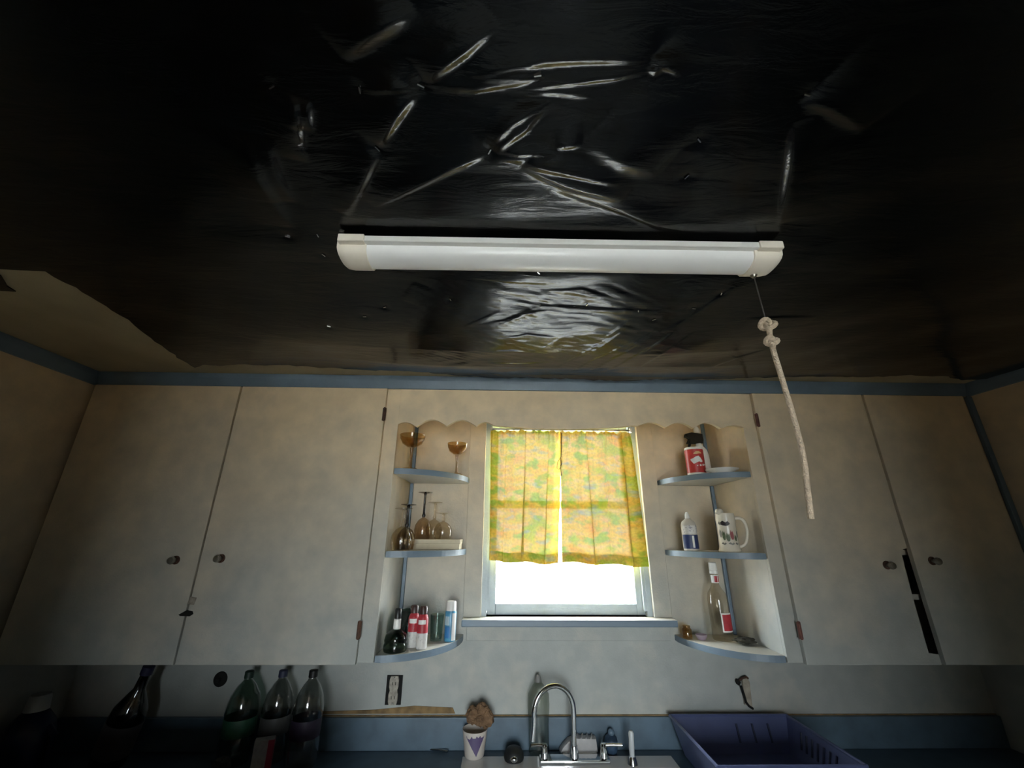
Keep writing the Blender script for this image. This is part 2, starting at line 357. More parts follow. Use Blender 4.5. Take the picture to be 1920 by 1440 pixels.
for x in (0.001, .671): MB().lathe([(0, 0), (.012, 0), (.012, .008), (0, .008)], 14).build('bracket', WHITEPL, rod, loc=(x, 0, 0), rot=(0, math.pi/2, 0))
q = [atY(x, y, CY-.02) for x, y in ((1053, 812), (1053, 840), (1052, 856), (1046, 866), (1044, 878), (1049, 880), (1053, 870), (1051, 858), (1051, 878), (1053, 892))]
tag(MB().tube(q, .0014, 6).build('curtain_string', mat('dark_string', (.06, .04, .02), .9), None, True), 'thin looped string hanging where the two curtains meet', 'string')

# ------------------------------------------------------------------ upper cabinets
def knob(parent, x, z, y0):
    k = MB().lathe([(0, 0), (.0145, 0), (.0145, .002), (.010, .004), (0, .004)], 20).build('knob_plate', RUST, parent, True, loc=(x, y0, z), rot=(math.pi/2, 0, 0))
    MB().lathe([(0, .004), (.007, .004), (.006, .012), (.011, .016), (.0132, .022), (.011, .028), (0, .030)], 20).build('knob', DULLMETAL, parent, True, loc=(x, y0, z), rot=(math.pi/2, 0, 0))
def hinge(parent, x, z, y0, mt):
    m = MB(); m.box(x-.007, x+.007, y0-.003, y0, z-.026, z+.026, .001); m.tube([(x, y0-.004, z-.028), (x, y0-.004, z+.028)], .0035, 8)
    for dz in (-.017, 0, .017): m.blob(x+.004, y0-.003, z+dz, .0025, .001, .0025, sub=1)
    m.build('hinge', mt, parent)
ZB, ZT = CZ-.405, ZC-.003
def cab_body(th, x0, x1, shelves):
    m = MB(); y0 = YF+.019; y1 = YB-.001
    m.box(x0, x0+.019, y0, y1, ZB, ZT); m.box(x1-.019, x1, y0, y1, ZB, ZT); m.box(x0+.019, x1-.019, y0, y1, ZT-.019, ZT)
    m.box(x0+.019, x1-.019, y0, y1, ZB, ZB+.019); m.box(x0+.019, x1-.019, y1-.008, y1, ZB+.019, ZT-.019)
    m.build('body', PAINT, th)
    for z in shelves: MB().box(x0+.02, x1-.02, y0+.004, y1-.009, z-.009, z+.009).build('inner_shelf', PAINT, th)
def face(th, rects, pm=PAINT):
    for x0, x1, z0, z1 in rects: MB().box(x0, x1, YF+.004, YF+.019, z0, z1, .0015).build('face_frame', pm, th)
DT = ZC-.054
lc = thing('wall_cabinet', 'tall cream double-door wall cabinet left of the window, doors closed', 'cabinet', (0, 0, 0))
XLC1 = -.42
cab_body(lc, XL+.001, XLC1, (1.60, 1.92))
STAIN = mat('stained_frame', (.36, .27, .17), .7, col2=(.22, .15, .09), scale=12)
face(lc, [(-.475, XLC1, ZB, DT), (XL+.001, XLC1, DT, ZT)]); face(lc, [(XL+.001, XL+.03, ZB, DT), (-1.085, -1.03, ZB, DT)], STAIN)
def door(th, poly, hs, kb, hm):
    d = MB().prism(poly, 'y', YF-.015, YF+.003, .002).build('door', PAINT, th)
    for x, z in hs: hinge(d, x, z, YF-.015, hm)
    knob(d, *kb, YF-.015)
    return d
dl = door(lc, [(-1.640, ZB-.001), (-1.062, ZB-.001), (-1.064, DT), (-1.640, DT)], [], (-1.14, CZ-.092), RUST)
dr = door(lc, [(-1.056, ZB-.001), (-.474, ZB-.001), (-.474, DT), (-1.056, DT)], [(-.474, CZ+.446), (-.474, CZ-.305)], (-.985, CZ-.086), RUST)
# chipped-out catch near the seam
p = atY(350, 1150, YF-.016)
MB().prism([(p.x-.026, p.z-.004), (p.x-.02, p.z-.008), (p.x+.012, p.z-.009), (p.x+.022, p.z-.002), (p.x+.018, p.z+.006), (p.x-.002, p.z+.010), (p.x-.012, p.z+.004)], 'y', YF-.0165, YF-.012).build('chipped_hole', DARK, dl)
p = atY(358, 1128, YF-.016)
MB().prism([(p.x-.012, p.z-.008), (p.x+.012, p.z-.010), (p.x+.016, p.z+.012), (p.x-.006, p.z+.016)], 'y', YF-.016, YF-.012, .001).build('catch_plate', mat('worn_catch', (.34, .30, .24), .6, var=.4, scale=80), dl)
XRC0 = .978
rc = thing('wall_cabinet', 'cream double-door wall cabinet right of the window with a dark gap between its doors', 'cabinet', (0, 0, 0))
cab_body(rc, XRC0, XR-.001, (CZ-.055, CZ-.205, 2.0))
face(rc, [(XRC0, 1.035, ZB, DT), (XR-.055, XR-.001, ZB, DT), (XRC0, XR-.001, DT, ZT)])
door(rc, [(1.030, ZB-.001), (1.492, ZB-.001), (1.492, ZB+.03), (1.456, ZB+.032), (1.459, CZ-.22), (1.463, CZ-.046), (1.493, CZ-.040), (1.4925, DT), (1.030, DT)],
     [(1.030, CZ+.440), (1.028, CZ-.304)], (1.398, CZ-.097), mat('red_rust', (.16, .06, .045), .7, var=.4, scale=60))
door(rc, [(1.507, ZB-.001), (1.925, ZB-.001), (1.925, DT), (1.502, DT)], [], (1.571, CZ-.082), RUST)
struct(MB().box(XR-.022, XR-.001, YF-.012, YF+.003, ZB, DT, .003).build('trim_4', BLUE))

# ------------------------------------------------------------------ scalloped valance between the cabinets
px = [(736, 800), (758, 801)]
def arc(a, b, h, n=10):
    return [(a[0]+(b[0]-a[0])*t, a[1]+(b[1]-a[1])*t-h*math.sin(math.pi*t)) for t in [i/n for i in range(n+1)]]
prof = arc((738, 801), (781, 800), 9)+arc((781, 800), (838, 799), 13)[1:]+arc((838, 799), (893, 799), 12)[1:]+arc((893, 799), (925, 797), 7, 6)[1:]
prof += [(x, 797+7.5*math.sin(math.pi*(x-925)/(1195-925))**.8) for x in range(935, 1190, 14)]
prof += arc((1195, 799), (1248, 802), 9)+arc((1248, 802), (1300, 803), 11)[1:]+arc((1300, 803), (1352, 803), 11)[1:]+arc((1352, 803), (1408, 808), 8)[1:]
pts = [atY(x, y, YF+.002) for x, y in prof]; pts = [(p.x, p.z) for p in pts]
pts[0] = (XLC1+.0005, pts[0][1]); pts[-1] = (XRC0-.0005, pts[-1][1])
m = MB(); rows = []
pts = [p for i, p in enumerate(pts) if i == 0 or p[0]-pts[i-1][0] > 1e-4]
for x, z in pts: rows.append([m.bm.verts.new(v) for v in ((x, YF+.002, z), (x, YF+.002, ZT), (x, YF+.02, ZT), (x, YF+.02, z))])
for a, b in zip(rows, rows[1:]):
    for k in range(4): m.bm.faces.new((a[k], b[k], b[(k+1) % 4], a[(k+1) % 4]))
m.bm.faces.new(rows[0]); m.bm.faces.new(rows[-1][::-1])
val = m.build('scalloped_valance', PAINT)
tag(val, 'cream board with scalloped lower edge spanning above the window between the cabinets', 'valance')

# ------------------------------------------------------------------ corner shelves
SZ = (CZ+.238, CZ-.060, CZ-.385)
def corner_unit(label, cx, sgn, rx):
    th = thing('corner_shelf', label, 'shelf', (cx, YB, SZ[2]), 0, 'quarter-round corner shelves beside the window')
    for z in SZ:
        poly = [(0, -.001)]+[(sgn*rx*math.sin(a), -.001-(YB-YF-.012)*math.cos(a)) for a in [math.pi/2*i/22 for i in range(23)]]
        poly = [(sgn*.0015+x, y) for x, y in poly]
        if sgn < 0: poly = poly[::-1]
        MB().prism(poly, 'z', z-.022-SZ[2], z-SZ[2], .003).build('shelf', SHELF, th)
    for za, zb in ((SZ[2]+.001, SZ[1]-.023), (SZ[1]+.001, SZ[0]-.023), (SZ[0]+.001, ZC-.06)):
        MB().box(*sorted((sgn*.002, sgn*.016)), -.016, -.001, za-SZ[2], zb-SZ[2], .003).build('corner_post', BLUE, th)
    return th
corner_unit('three blue-edged quarter-round shelves left of the window, holding stemmed glasses', XLC1, 1, .268)
corner_unit('three blue-edged quarter-round shelves right of the window, holding a mug and bottles', XRC0, -1, .256)

# ------------------------------------------------------------------ counter, splashback, sink
ZK = CZ-.762
SX0, SX1, SY0, SY1 = -.13, .63, 1.38, 1.865
ct = thing('countertop', 'dark blue laminate countertop running along the wall under the window', 'countertop', (0, YB, 0))
m = MB(); Y0 = 1.31-YB
m.box(XL+.001, SX0+.012, Y0, -.001, ZK-.038, ZK); m.box(SX1-.012, XR-.001, Y0, -.001, ZK-.038, ZK)
m.box(SX0+.012, SX1-.012, SY1-.012-YB, -.001, ZK-.038, ZK); m.box(SX0+.012, SX1-.012, Y0, SY0+.012-YB, ZK-.038, ZK)
m.build('worktop', LAM, ct)
m = MB(); m.box(XL+.001, XR-.001, 1.34-YB, 1.36-YB, .09, ZK-.038); m.box(XL+.001, XR-.001, 1.40-YB, 1.42-YB, 0, .09)
m.box(XL+.001, XL+.02, 1.36-YB, -.001, 0, ZK-.038); m.box(XR-.02, XR-.001, 1.36-YB, -.001, 0, ZK-.038); m.build('base', PAINT, ct)
bs = thing('splashback', 'blue-grey splashback strip along the wall behind the faucet', 'splashback', (0, YB, ZK))
MB().box(XL+.001, XR-.001, -.02, -.001, .0005, CZ-.66-ZK, .002).build('panel', mat('blue_splashback', (.10, .155, .205), .4, var=.25, scale=14), bs)
MB().box(-.72, XR-.001, -.006, -.0005, CZ-.660-ZK, CZ-.657-ZK).build('old_glue_line', mat('ochre_glue', (.30, .19, .08), .8, var=.5, scale=30), bs)
MB().prism([(-.70, CZ-.653-ZK), (-.17, CZ-.653-ZK), (-.18, CZ-.634-ZK), (-.33, CZ-.628-ZK), (-.48, CZ-.640-ZK), (-.70, CZ-.646-ZK)], 'y', -.0025, -.0005).build('old_glue_line', mat('ochre_glue', (.3, .19, .08)), bs)
sk = thing('kitchen_sink', 'white enamel sink set into the counter under the window', 'sink', (0, 0, ZK))
m = MB(); zr = .006
m.box(SX0, SX1, SY1-.085, SY1, .0005, zr, .002); m.box(SX0, SX1, SY0, SY0+.03, .0005, zr, .002)
m.box(SX0, SX0+.03, SY0+.03, SY1-.085, .0005, zr, .002); m.box(SX1-.03, SX1, SY0+.03, SY1-.085, .0005, zr, .002); m.box(.235, .265, SY0+.03, SY1-.085, -.02, zr, .002)
m.build('rim', PORC, sk)
for a, b in ((SX0+.03, .235), (.265, SX1-.03)):
    m = MB(); y0, y1, d = SY0+.03, SY1-.085, -.17
    m.box(a-.004, a, y0, y1, d, 0); m.box(b, b+.004, y0, y1, d, 0); m.box(a, b, y0-.004, y0, d, 0); m.box(a, b, y1, y1+.004, d, 0); m.box(a, b, y0, y1, d-.004, d); m.build('basin', PORC, sk)
    MB().lathe([(0, d+.001), (.04, d+.001), (.044, d+.004), (.03, d+.002), (0, d+.002)], 20, (a+b)/2, (y0+y1)/2).build('drain', CHROME, sk, True)

# ------------------------------------------------------------------ black plastic sheet on the ceiling
def plastic_mat():
    m = bpy.data.materials.new('black_polythene'); m.use_nodes = True; nt = m.node_tree; N = nt.nodes; L = nt.links; p = N['Principled BSDF']
    p.inputs['Roughness'].default_value = .18; p.inputs['Specular IOR Level'].default_value = .36
    g = N.new('ShaderNodeNewGeometry')
    n1 = N.new('ShaderNodeTexNoise'); n1.inputs['Scale'].default_value = 5; L.new(g.outputs['Position'], n1.inputs['Vector'])
    cr = N.new('ShaderNodeValToRGB'); cr.color_ramp.elements[0].color = (.0015, .0017, .0018, 1); cr.color_ramp.elements[1].color = (.003, .0034, .0036, 1); L.new(n1.outputs['Fac'], cr.inputs[0]); L.new(cr.outputs[0], p.inputs['Base Color'])
    mp = N.new('ShaderNodeMapping'); mp.inputs['Scale'].default_value = (9, 34, 9); L.new(g.outputs['Position'], mp.inputs['Vector'])
    n2 = N.new('ShaderNodeTexNoise'); n2.inputs['Scale'].default_value = 1; n2.inputs['Detail'].default_value = 5; n2.inputs['Roughness'].default_value = .55; n2.inputs['Distortion'].default_value = .6; L.new(mp.outputs[0], n2.inputs['Vector'])
    b = N.new('ShaderNodeBump'); b.inputs['Strength'].default_value = .11; b.inputs['Distance'].default_value = .012; L.new(n2.outputs['Fac'], b.inputs['Height'])
    L.new(b.outputs['Normal'], p.inputs['Normal'])
    return m
SHZ = ZC-.014
def cpx(x, y): v = atZ(x, y, SHZ-.006); return (v.x, v.y)
RIDGES = [  # (polyline in photo pixels thrown onto the ceiling plane, half width m, height m)
 ([(648, 405), (708, 280)], .011, .011), ([(711, 268), (742, 215), (778, 163)], .012, .012), ([(798, 138), (860, 90), (930, 25)], .012, .011), ([(640, 90), (700, 45), (775, -5)], .018, .010),
 ([(700, 388), (800, 338), (913, 283)], .012, .008), ([(928, 280), (985, 235), (1028, 178)], .010, .010), ([(925, 262), (960, 225), (1010, 190)], .008, .005),
 ([(980, 312), (1060, 345), (1170, 375)], .017, .012), ([(1035, 352), (1130, 385), (1230, 425), (1350, 455)], .013, .007), ([(960, 300), (1060, 320), (1165, 345)], .010, .004),
 ([(672, 160), (735, 156), (790, 152)], .010, .008), ([(800, 152), (890, 158), (985, 140), (1020, 128)], .010, .007), ([(930, 165), (1040, 148), (1150, 135), (1222, 118)], .008, .009),
 ([(870, 130), (960, 108), (1060, 98), (1150, 95), (1222, 99)], .013, .012), ([(1222, 99), (1240, 112), (1218, 128)], .008, .005), ([(900, 140), (960, 135), (1025, 132)], .006, .008), ([(950, 168), (1040, 165), (1110, 172)], .008, .006),
 ([(1491, 222), (1482, 310), (1466, 425)], .012, .013), ([(1510, 170), (1560, 190), (1625, 232)], .02, .006),
 ([(549, 170), (557, 230), (568, 300)], .012, .010), ([(578, 180), (580, 240)], .010, .005), ([(455, 250), (485, 330), (540, 430)], .022, .007), ([(495, 250), (515, 320), (545, 380)], .018, .006),
 ([(930, 278), (975, 285), (1040, 283)], .007, .007), ([(1040, 270), (1090, 265)], .010, .006), ([(940, 298), (990, 296)], .007, .006),
 ([(1290, 588), (1345, 555), (1400, 525)], .010, .006), ([(1240, 610), (1290, 588)], .012, .006),
 ([(1062, 692), (1110, 660), (1190, 620)], .008, .007), ([(1090, 697), (1150, 655), (1240, 605)], .008, .007), ([(1120, 700), (1190, 650), (1270, 605)], .009, .006), ([(1165, 640), (1230, 605)], .007, .005), ([(1180, 690), (1240, 645), (1300, 610)], .008, .006), ([(1040, 680), (1090, 645), (1150, 615)], .007, .006), ([(1210, 640), (1260, 610)], .006, .005), ([(1130, 620), (1180, 590)], .006, .005), ([(1010, 640), (1060, 612)], .006, .005), ([(1075, 660), (1130, 630), (1180, 600)], .007, .005),
 ([(895, 598), (950, 590), (1005, 570)], .007, .005), ([(930, 600), (985, 580), (1025, 575)], .006, .005), ([(870, 600), (940, 575)], .006, .004), ([(1000, 568), (1100, 572), (1200, 575), (1290, 578)], .010, .005),
 ([(880, 520), (960, 527), (1030, 530)], .008, .004), ([(1010, 545), (1090, 540), (1160, 560)], .009, .004), ([(760, 560), (780, 530)], .014, .005), ([(1400, 590), (1460, 590), (1530, 592)], .012, .005), ([(1440, 650), (1380, 665), (1300, 690)], .012, .005), ([(1100, 255), (1170, 300), (1240, 320)], .03, .004),
 ([(880, 645), (960, 640), (1040, 648)], .008, .003), ([(900, 665), (980, 668), (1060, 662)], .008, .003), ([(930, 620), (990, 612), (1050, 618)], .007, .003),
]
STAPLES = [(708, 276), (790, 152), (918, 282), (1510, 168), (676, 160), (606, 482), (640, 437), (595, 445), (1300, 572), (1352, 548), (880, 508), (745, 507), (845, 557), (722, 570), (618, 604), (1310, 258), (1288, 332), (1008, 129), (1100, 567), (1196, 575), (685, 585), (566, 268), (512, 155), (1010, 512), (1462, 470), (538, 448), (660, 497), (1225, 590)]
def build_sheet():
    th = thing('plastic_sheet', 'wrinkled glossy black plastic sheeting stapled across the ceiling', 'sheeting', (0, 0, SHZ))
    edge = np.array([(-1.182, 1.487), (-1.12, 1.462), (-1.072, 1.470), (-1.0, 1.456), (-.75, 1.475), (-.503, 1.488), (-.33, 1.50), (-.20, 1.53), (-.03, 1.544), (.2, 1.538), (.508, 1.547), (.60, 1.53), (.8, 1.535), (1.0, 1.51), (1.174, 1.497), (1.4, 1.492), (1.60, 1.465), (1.749, 1.468), (1.85, 1.51), (1.945, 1.50)])
    nx = 820
    ys = np.concatenate([np.linspace(1.5, .28, 380), np.linspace(.27, -.3, 40)[0:], np.linspace(-.32, YR+.05, 20)])
    U = np.linspace(0, 1, nx)
    # left edge as a function of y
    xl = np.interp(ys, [YR, .80, .845, .862, .872, 1.0, 1.5], [-1.62, -1.62, -1.62, -1.30, -1.118, -1.130, -1.184])
    X = xl[:, None]+(XR-.035-xl[:, None])*U[None, :]
    Y = np.repeat(ys[:, None], nx, 1)
    rng = np.random.RandomState(3)
    jit = np.interp(X, np.linspace(-1.2, 1.95, 140), rng.randn(140)*.004)
    tt = np.clip((Y-1.15)/.35, 0, 1)
    Y = Y+tt*(np.interp(X, edge[:, 0], edge[:, 1])-1.5+jit)
    X = X+np.interp(Y, np.linspace(-1.5, 1.6, 120), rng.randn(120)*.003)*(1-U[None, :])**8
    h = np.zeros_like(X)
    for i in range(14):     # lazy sag and tension waves
        a = rng.uniform(-.5, .5); k = rng.uniform(5, 16); h += .0011*np.sin((np.sin(a)*X+np.cos(a)*Y)*k*1.6+rng.uniform(0, 6.28))/(.4+k/10)
    for i in range(16):
        a = rng.uniform(0, 3.14); k = rng.uniform(22, 50); h += .00012*np.sin((np.cos(a)*X+np.sin(a)*Y)*k+rng.uniform(0, 6.28))
    sg = np.interp(Y, [.70, .82, .98, 1.12, 1.22, 1.36, 1.5], [0, .002, .018, .034, .041, .034, .008]); h += sg*np.exp(-((X-.15)/.75)**4)
    h += np.interp(Y, [0, .2, .35, .55, .70], [.040, .034, .022, .004, 0])*np.exp(-((X-.1)/.9)**4)
    # crumpled zone in front of the cornice
    env = np.exp(-((X-.12)/.32)**2-((Y-1.08)/.33)**2)
    for i in range(26):
        a = rng.normal(.25, .35); k = rng.uniform(45, 150); cxx, cyy = rng.uniform(-.2, .5), rng.uniform(.85, 1.5)
        e = np.exp(-((X-cxx)/.16)**2-((Y-cyy)/.09)**2)
        h += e*.026/k*np.sin((-np.sin(a)*X+np.cos(a)*Y)*k+rng.uniform(0, 6.28)+.5*np.sin(X*9+i))
    for i in range(40):
        a = rng.normal(.35, .25); k = rng.uniform(140, 300); cxx, cyy = rng.uniform(-.15, .5), rng.uniform(.85, 1.5)
        e = np.exp(-((X-cxx)/.11)**2-((Y-cyy)/.05)**2)
        h += e*.045/k*np.sin((-np.sin(a)*X+np.cos(a)*Y)*k+rng.uniform(0, 6.28))
    for poly, wd, ht in RIDGES:      # tension folds: a narrow face towards the window and a long gentle back
        P = [cpx(*q) for q in poly]; n = len(P)-1; best = np.full_like(X, 9.); par = np.zeros_like(X); sd = np.zeros_like(X)
        for i in range(n):
            ax, ay = P[i]; bx, by = P[i+1]; dx, dy = bx-ax, by-ay; L2 = dx*dx+dy*dy; l_ = math.sqrt(L2)
            nx_, ny_ = -dy/l_, dx/l_
            if (nx_*(.28-ax)+ny_*(1.94-ay) < 0) != (poly[0][1] > 520): nx_, ny_ = -nx_, -ny_
            t = np.clip(((X-ax)*dx+(Y-ay)*dy)/L2, 0, 1); d = np.hypot(X-ax-t*dx, Y-ay-t*dy)
            q = d < best; best = np.where(q, d, best); par = np.where(q, (i+t)/n, par); sd = np.where(q, (X-ax)*nx_+(Y-ay)*ny_, sd)
        tp = np.sin(np.pi*np.clip(par, 0, 1))**.7
        ex, ey = P[-1][0]-P[0][0], P[-1][1]-P[0][1]; sl = (.40+.35*abs(ey)/math.hypot(ex, ey)) if poly[0][1] < 520 else .26
        ww = np.where(sd > 0, wd*.62, wd*3.2)
        h += min(ht, sl*wd*.62/.94)*tp*np.exp(-(best/ww)**2*1.2)
    for sx, sy in STAPLES:
        ax, ay = cpx(sx, sy); d = np.hypot(X-ax, Y-ay); h -= .0016*np.exp(-(d/.013)**2)
    la, lb = atZ(645, 478, CZ+.57), atZ(1450, 490, CZ+.57)
    tl = np.clip((X-la.x)/(lb.x-la.x), 0, 1); dl = np.hypot(X-la.x-tl*(lb.x-la.x), Y-la.y-tl*(lb.y-la.y))
    h *= 1-.98*np.exp(-(dl/.07)**4)
    h = np.clip(h, -.010, .055)
    Z = -h
    co = np.stack([X, Y, Z], -1).reshape(-1, 3); ny = len(ys)
    idx = np.arange(ny*nx).reshape(ny, nx)
    fc = np.stack([idx[:-1, :-1], idx[:-1, 1:], idx[1:, 1:], idx[1:, :-1]], -1).reshape(-1, 4)
    me = bpy.data.meshes.new('sheet'); me.from_pydata(co.tolist(), [], fc.tolist()); me.materials.append(plastic_mat()); me.shade_smooth()
    o = bpy.data.objects.new('sheet', me); COL.objects.link(o); o.parent = th
    stm = None; ST = mat('staple_steel', (.8, .8, .8), .25, metal=1)
    for i, (sx, sy) in enumerate(STAPLES):
        ax, ay = cpx(sx, sy); j = np.argmin(np.hypot(X-ax, Y-ay)); zz = Z.reshape(-1)[j]
        if stm is None:
            st = MB().box(-.006, .006, -.0008, .0008, -.0015, .001).build('staple', ST, th); stm = st
        else: st = stm.copy(); COL.objects.link(st)
        st.location = (ax, ay, zz-.0006); st.rotation_euler = (0, 0, random.uniform(0, 3.14)); st.scale = (.8, 1.2, 1)
    # loose scrap of sheeting over the bare ceiling by the left cornice
    q = [atZ(x, y, ZC-.004) for x, y in ((-60, 500), (2, 516), (14, 536), (30, 546), (-5, 544), (-60, 540))]
    MB().prism([(v.x, v.y) for v in q], 'z', ZC-.006-SHZ, ZC-.003-SHZ).build('torn_flap', MATS.get('bp') or me.materials[0], th)
    # tear beside the lamp that shows brown board
    q = [atZ(x, y, SHZ-.004) for x, y in ((1215, 470), (1226, 459), (1240, 455), (1256, 456), (1256, 470))]
    MB().prism([(v.x, v.y) for v in q], 'z', -.004, -.001).build('torn_patch', mat('brown_board', (.20, .09, .05), .8, var=.4, scale=40), th)
    return me
SHEETME = build_sheet()

# ------------------------------------------------------------------ strip light
LZ = ZC-.025
la, lb = atZ(643, 477, CZ+.57), atZ(1449, 490, CZ+.57); d = lb-la; LL = d.length; LA = math.atan2(d.y, d.x)
lt = thing('strip_light', 'white strip light fixture, switched off, screwed to the black-sheeted ceiling', 'light', (la.x, la.y, LZ), LA)
def lprof(wd, dp, n=10): return [(-wd/2, 0)]+[(-wd/2*math.cos(math.pi*i/n)**1 if True else 0, -.006-dp*math.sin(math.pi*i/n)**.6) for i in range(n+1)]+[(wd/2, 0)]
MB().box(.004, LL-.004, -.046, .040, -.0150, -.001, .002).build('base_rail', WHITEPL, lt)
DIFF = mat('opal_diffuser', (.93, .93, .93), .3, var=.02)
MB().prism([(y, z-.008) for y, z in lprof(.066, .026)], 'x', .05, LL-.05).build('diffuser', DIFF, lt, True)
for x0, x1 in ((0, .062), (LL-.062, LL)):
    e = 1 if x0 > 0 else -1
    m = MB(); ring = []
    pr = lprof(.074, .031); xs = [x0, x0+.008, x0+.02, x1] if e < 0 else [x0, x1-.02, x1-.008, x1]
    sc = [.72, .92, 1, 1] if e < 0 else [1, 1, .92, .72]
    for x, k in zip(xs, sc): ring.append([m.bm.verts.new((x, y*(k*.25+.75), min(0, z)*k-.0065)) for y, z in pr])
    for i in range(3):
        for j in range(len(pr)-1): m.bm.faces.new((ring[i][j], ring[i][j+1], ring[i+1][j+1], ring[i+1][j]))
        m.bm.faces.new((ring[i][-1], ring[i][0], ring[i+1][0], ring[i+1][-1]))
    m.bm.faces.new(ring[0]); m.bm.faces.new(ring[-1][::-1])
    cp = m.build('end_cap', CREAMPL, lt, True)
    MB().box(x0+.006, x1-.002 if e < 0 else x1-.006, -.0500, -.028, -.018, -.0005, .002).build('cap_lip', CREAMPL, cp)
MB().lathe([(0, 0), (.008, 0), (.007, -.010), (.004, -.014), (0, -.014)], 14).build('switch_socket', DULLMETAL, lt, True, loc=(LL-.04, .014, -.034))
# ------------------------------------------------------------------ pull cord
ca = lt.matrix_basis @ Vector((LL-.04, .014, -.048))
pc = thing('pull_cord', 'knotted cream rope tied to the light pull chain, hanging down on the right', 'cord', ca)
kz = CZ+.425-ca.z
m = MB()
n = 36
for i in range(n): m.blob(.004*i/n, 0, -.001+(kz+.004)*i/(n-1), .0017, .0017, .0021, sub=1)
m.tube([(0, 0, 0), (.004, 0, kz)], .0006, 6); m.build('chain', mat('dull_chain', (.16, .15, .14), .4, metal=1, var=.3), pc, True)
ROPE = mat('cream_rope', (.72, .57, .42), .9, var=.2, scale=180, bump=.6, bscale=300)
def knot(cz, r):
    P = []
    for i in range(41):
        t = 2*math.pi*i/40; P.append((.006+(math.sin(t)+2*math.sin(2*t))*r*.30, -math.sin(3*t)*r*.45, cz+(math.cos(t)-2*math.cos(2*t))*r*.36))
    return MB().tube(P, .0052, 8).build('knot', ROPE, pc, True)
knot(kz-.008, .016); knot(kz-.046, .012)
rp = [atY(x, y, ca.y+.001*i)-ca for i, (x, y) in enumerate(((1441, 612), (1446, 645), (1457, 680), (1470, 722), (1484, 770), (1497, 815), (1507, 858), (1512, 900), (1516, 935), (1521, 973)))]
rp2 = []
for i in range(len(rp)-1):
    for t in (0, .33, .66): rp2.append(rp[i].lerp(rp[i+1], t))
rp2.append(rp[-1])
for _ in range(3): rp2 = [rp2[0]]+[(rp2[i-1]+rp2[i]*2+rp2[i+1])/4 for i in range(1, len(rp2)-1)]+[rp2[-1]]
MB().tube(rp2, .0052, 12).build('rope', ROPE, pc, True)

# ------------------------------------------------------------------ wall outlets
OUTM = mat('grimy_receptacle', (.42, .38, .31), .5, var=.4, scale=70)
p = atY(739, 1293, YB)
ot = thing('wall_outlet', 'uncovered wall outlet with dark box edges, left of the faucet', 'outlet', (p.x, YB, p.z))
MB().box(-.031, .031, -.004, -.0005, -.049, .049, .001).build('box_edge', DARK, ot)
m = MB(); m.prism([(-.014, -.047), (.014, -.047), (.018, -.035), (.018, -.012), (.013, 0), (.018, .012), (.018, .035), (.014, .047), (-.014, .047), (-.018, .035), (-.018, .012), (-.013, 0), (-.018, -.012), (-.018, -.035)], 'y', -.012, -.003, .001)
m.build('receptacle', OUTM, ot)
for dz in (-.023, .023):
    for dx in (-.006, .006): MB().box(dx-.0012, dx+.0012, -.0128, -.0115, dz-.005, dz+.005).build('slot', DARK, ot)
for dz in (-.041, .041): MB().lathe([(0, 0), (.004, 0), (.003, .002), (0, .002)], 10).build('screw', DULLMETAL, ot, loc=(0, -.012, dz), rot=(math.pi/2, 0, 0))
p = atY(1396, 1294, YB)
ot = thing('wall_outlet', 'dangling wall outlet with exposed dark wires, right of the faucet', 'outlet', (p.x, YB, p.z))
MB().prism([(-.013, -.045), (.015, -.052), (.02, .03), (.012, .048), (-.008, .042)], 'y', -.014, -.0005, .003).build('receptacle', mat('tan_receptacle', (.40, .35, .27), .6, var=.3, scale=50), ot)
MB().blob(-.026, -.010, .030, .010, .008, .010, .3, 4).build('wire_nut', DARK, ot, True)
MB().tube([(-.024, -.010, .032), (-.012, -.02, .046), (.006, -.02, .050), (.014, -.014, .044)], .004, 8).build('wire', RUST, ot, True)
MB().tube([(-.018, -.012, .018), (-.013, -.016, -.01), (-.010, -.017, -.035), (.0, -.017, -.048), (.014, -.016, -.056)], .0045, 8).build('wire', DARK, ot, True)
p = atY(414, 1273, YB)
hk = thing('wall_plug', 'small dark round plug on the shadowed wall under the left cabinet', 'plug', (p.x, YB, p.z))
MB().lathe([(0, .0005), (.026, .0005), (.026, .004), (.02, .010), (0, .012)], 20).build('plate', DARK, hk, True, rot=(math.pi/2, 0, 0))
MB().lathe([(0, .012), (.009, .012), (.008, .026), (0, .028)], 14).build('knob', DARK, hk, True, rot=(math.pi/2, 0, 0))

# ------------------------------------------------------------------ shelf items, left
E = .0008
AMB = glass('amber_glass', (.88, .75, .54), .06, 1.2); SMK = glass('smoky_glass', (.80, .70, .58), .06, 1.2); CLR = glass('clear_glass', (.95, .90, .82), .06, 1.3); DKS = glass('dark_stem_glass', (.14, .09, .07), .06, 1.3); GRN = glass('green_glass', (.42, .52, .48), .06, 1.2); TEAL = glass('teal_glass', (.80, .87, .85), .06, 1.2)
def coupe(label, x, y, z, h, r):
    th = thing('coupe_glass', label, 'glass', (x, y, z+E), 0, 'amber coupe glasses on the top left shelf')
    MB().lathe([(0, 0), (r*.62, 0), (r*.62, .002), (r*.2, .006), (.006, .010)], 28).build('foot', AMB, th, True)
    MB().lathe([(.006, .010), (.0045, h*.25), (.005, h*.45), (.008, h*.62), (.0, h*.62)], 16).build('stem', SMK, th, True)
    b = [(0, h*.63), (r*.35, h*.65), (r*.75, h*.74), (r*.95, h*.88), (r, h), (r*.97, h), (r*.92, h*.88), (r*.72, h*.76), (r*.33, h*.67), (0, h*.65)]
    MB().lathe(b, 32).build('bowl', AMB, th, True)
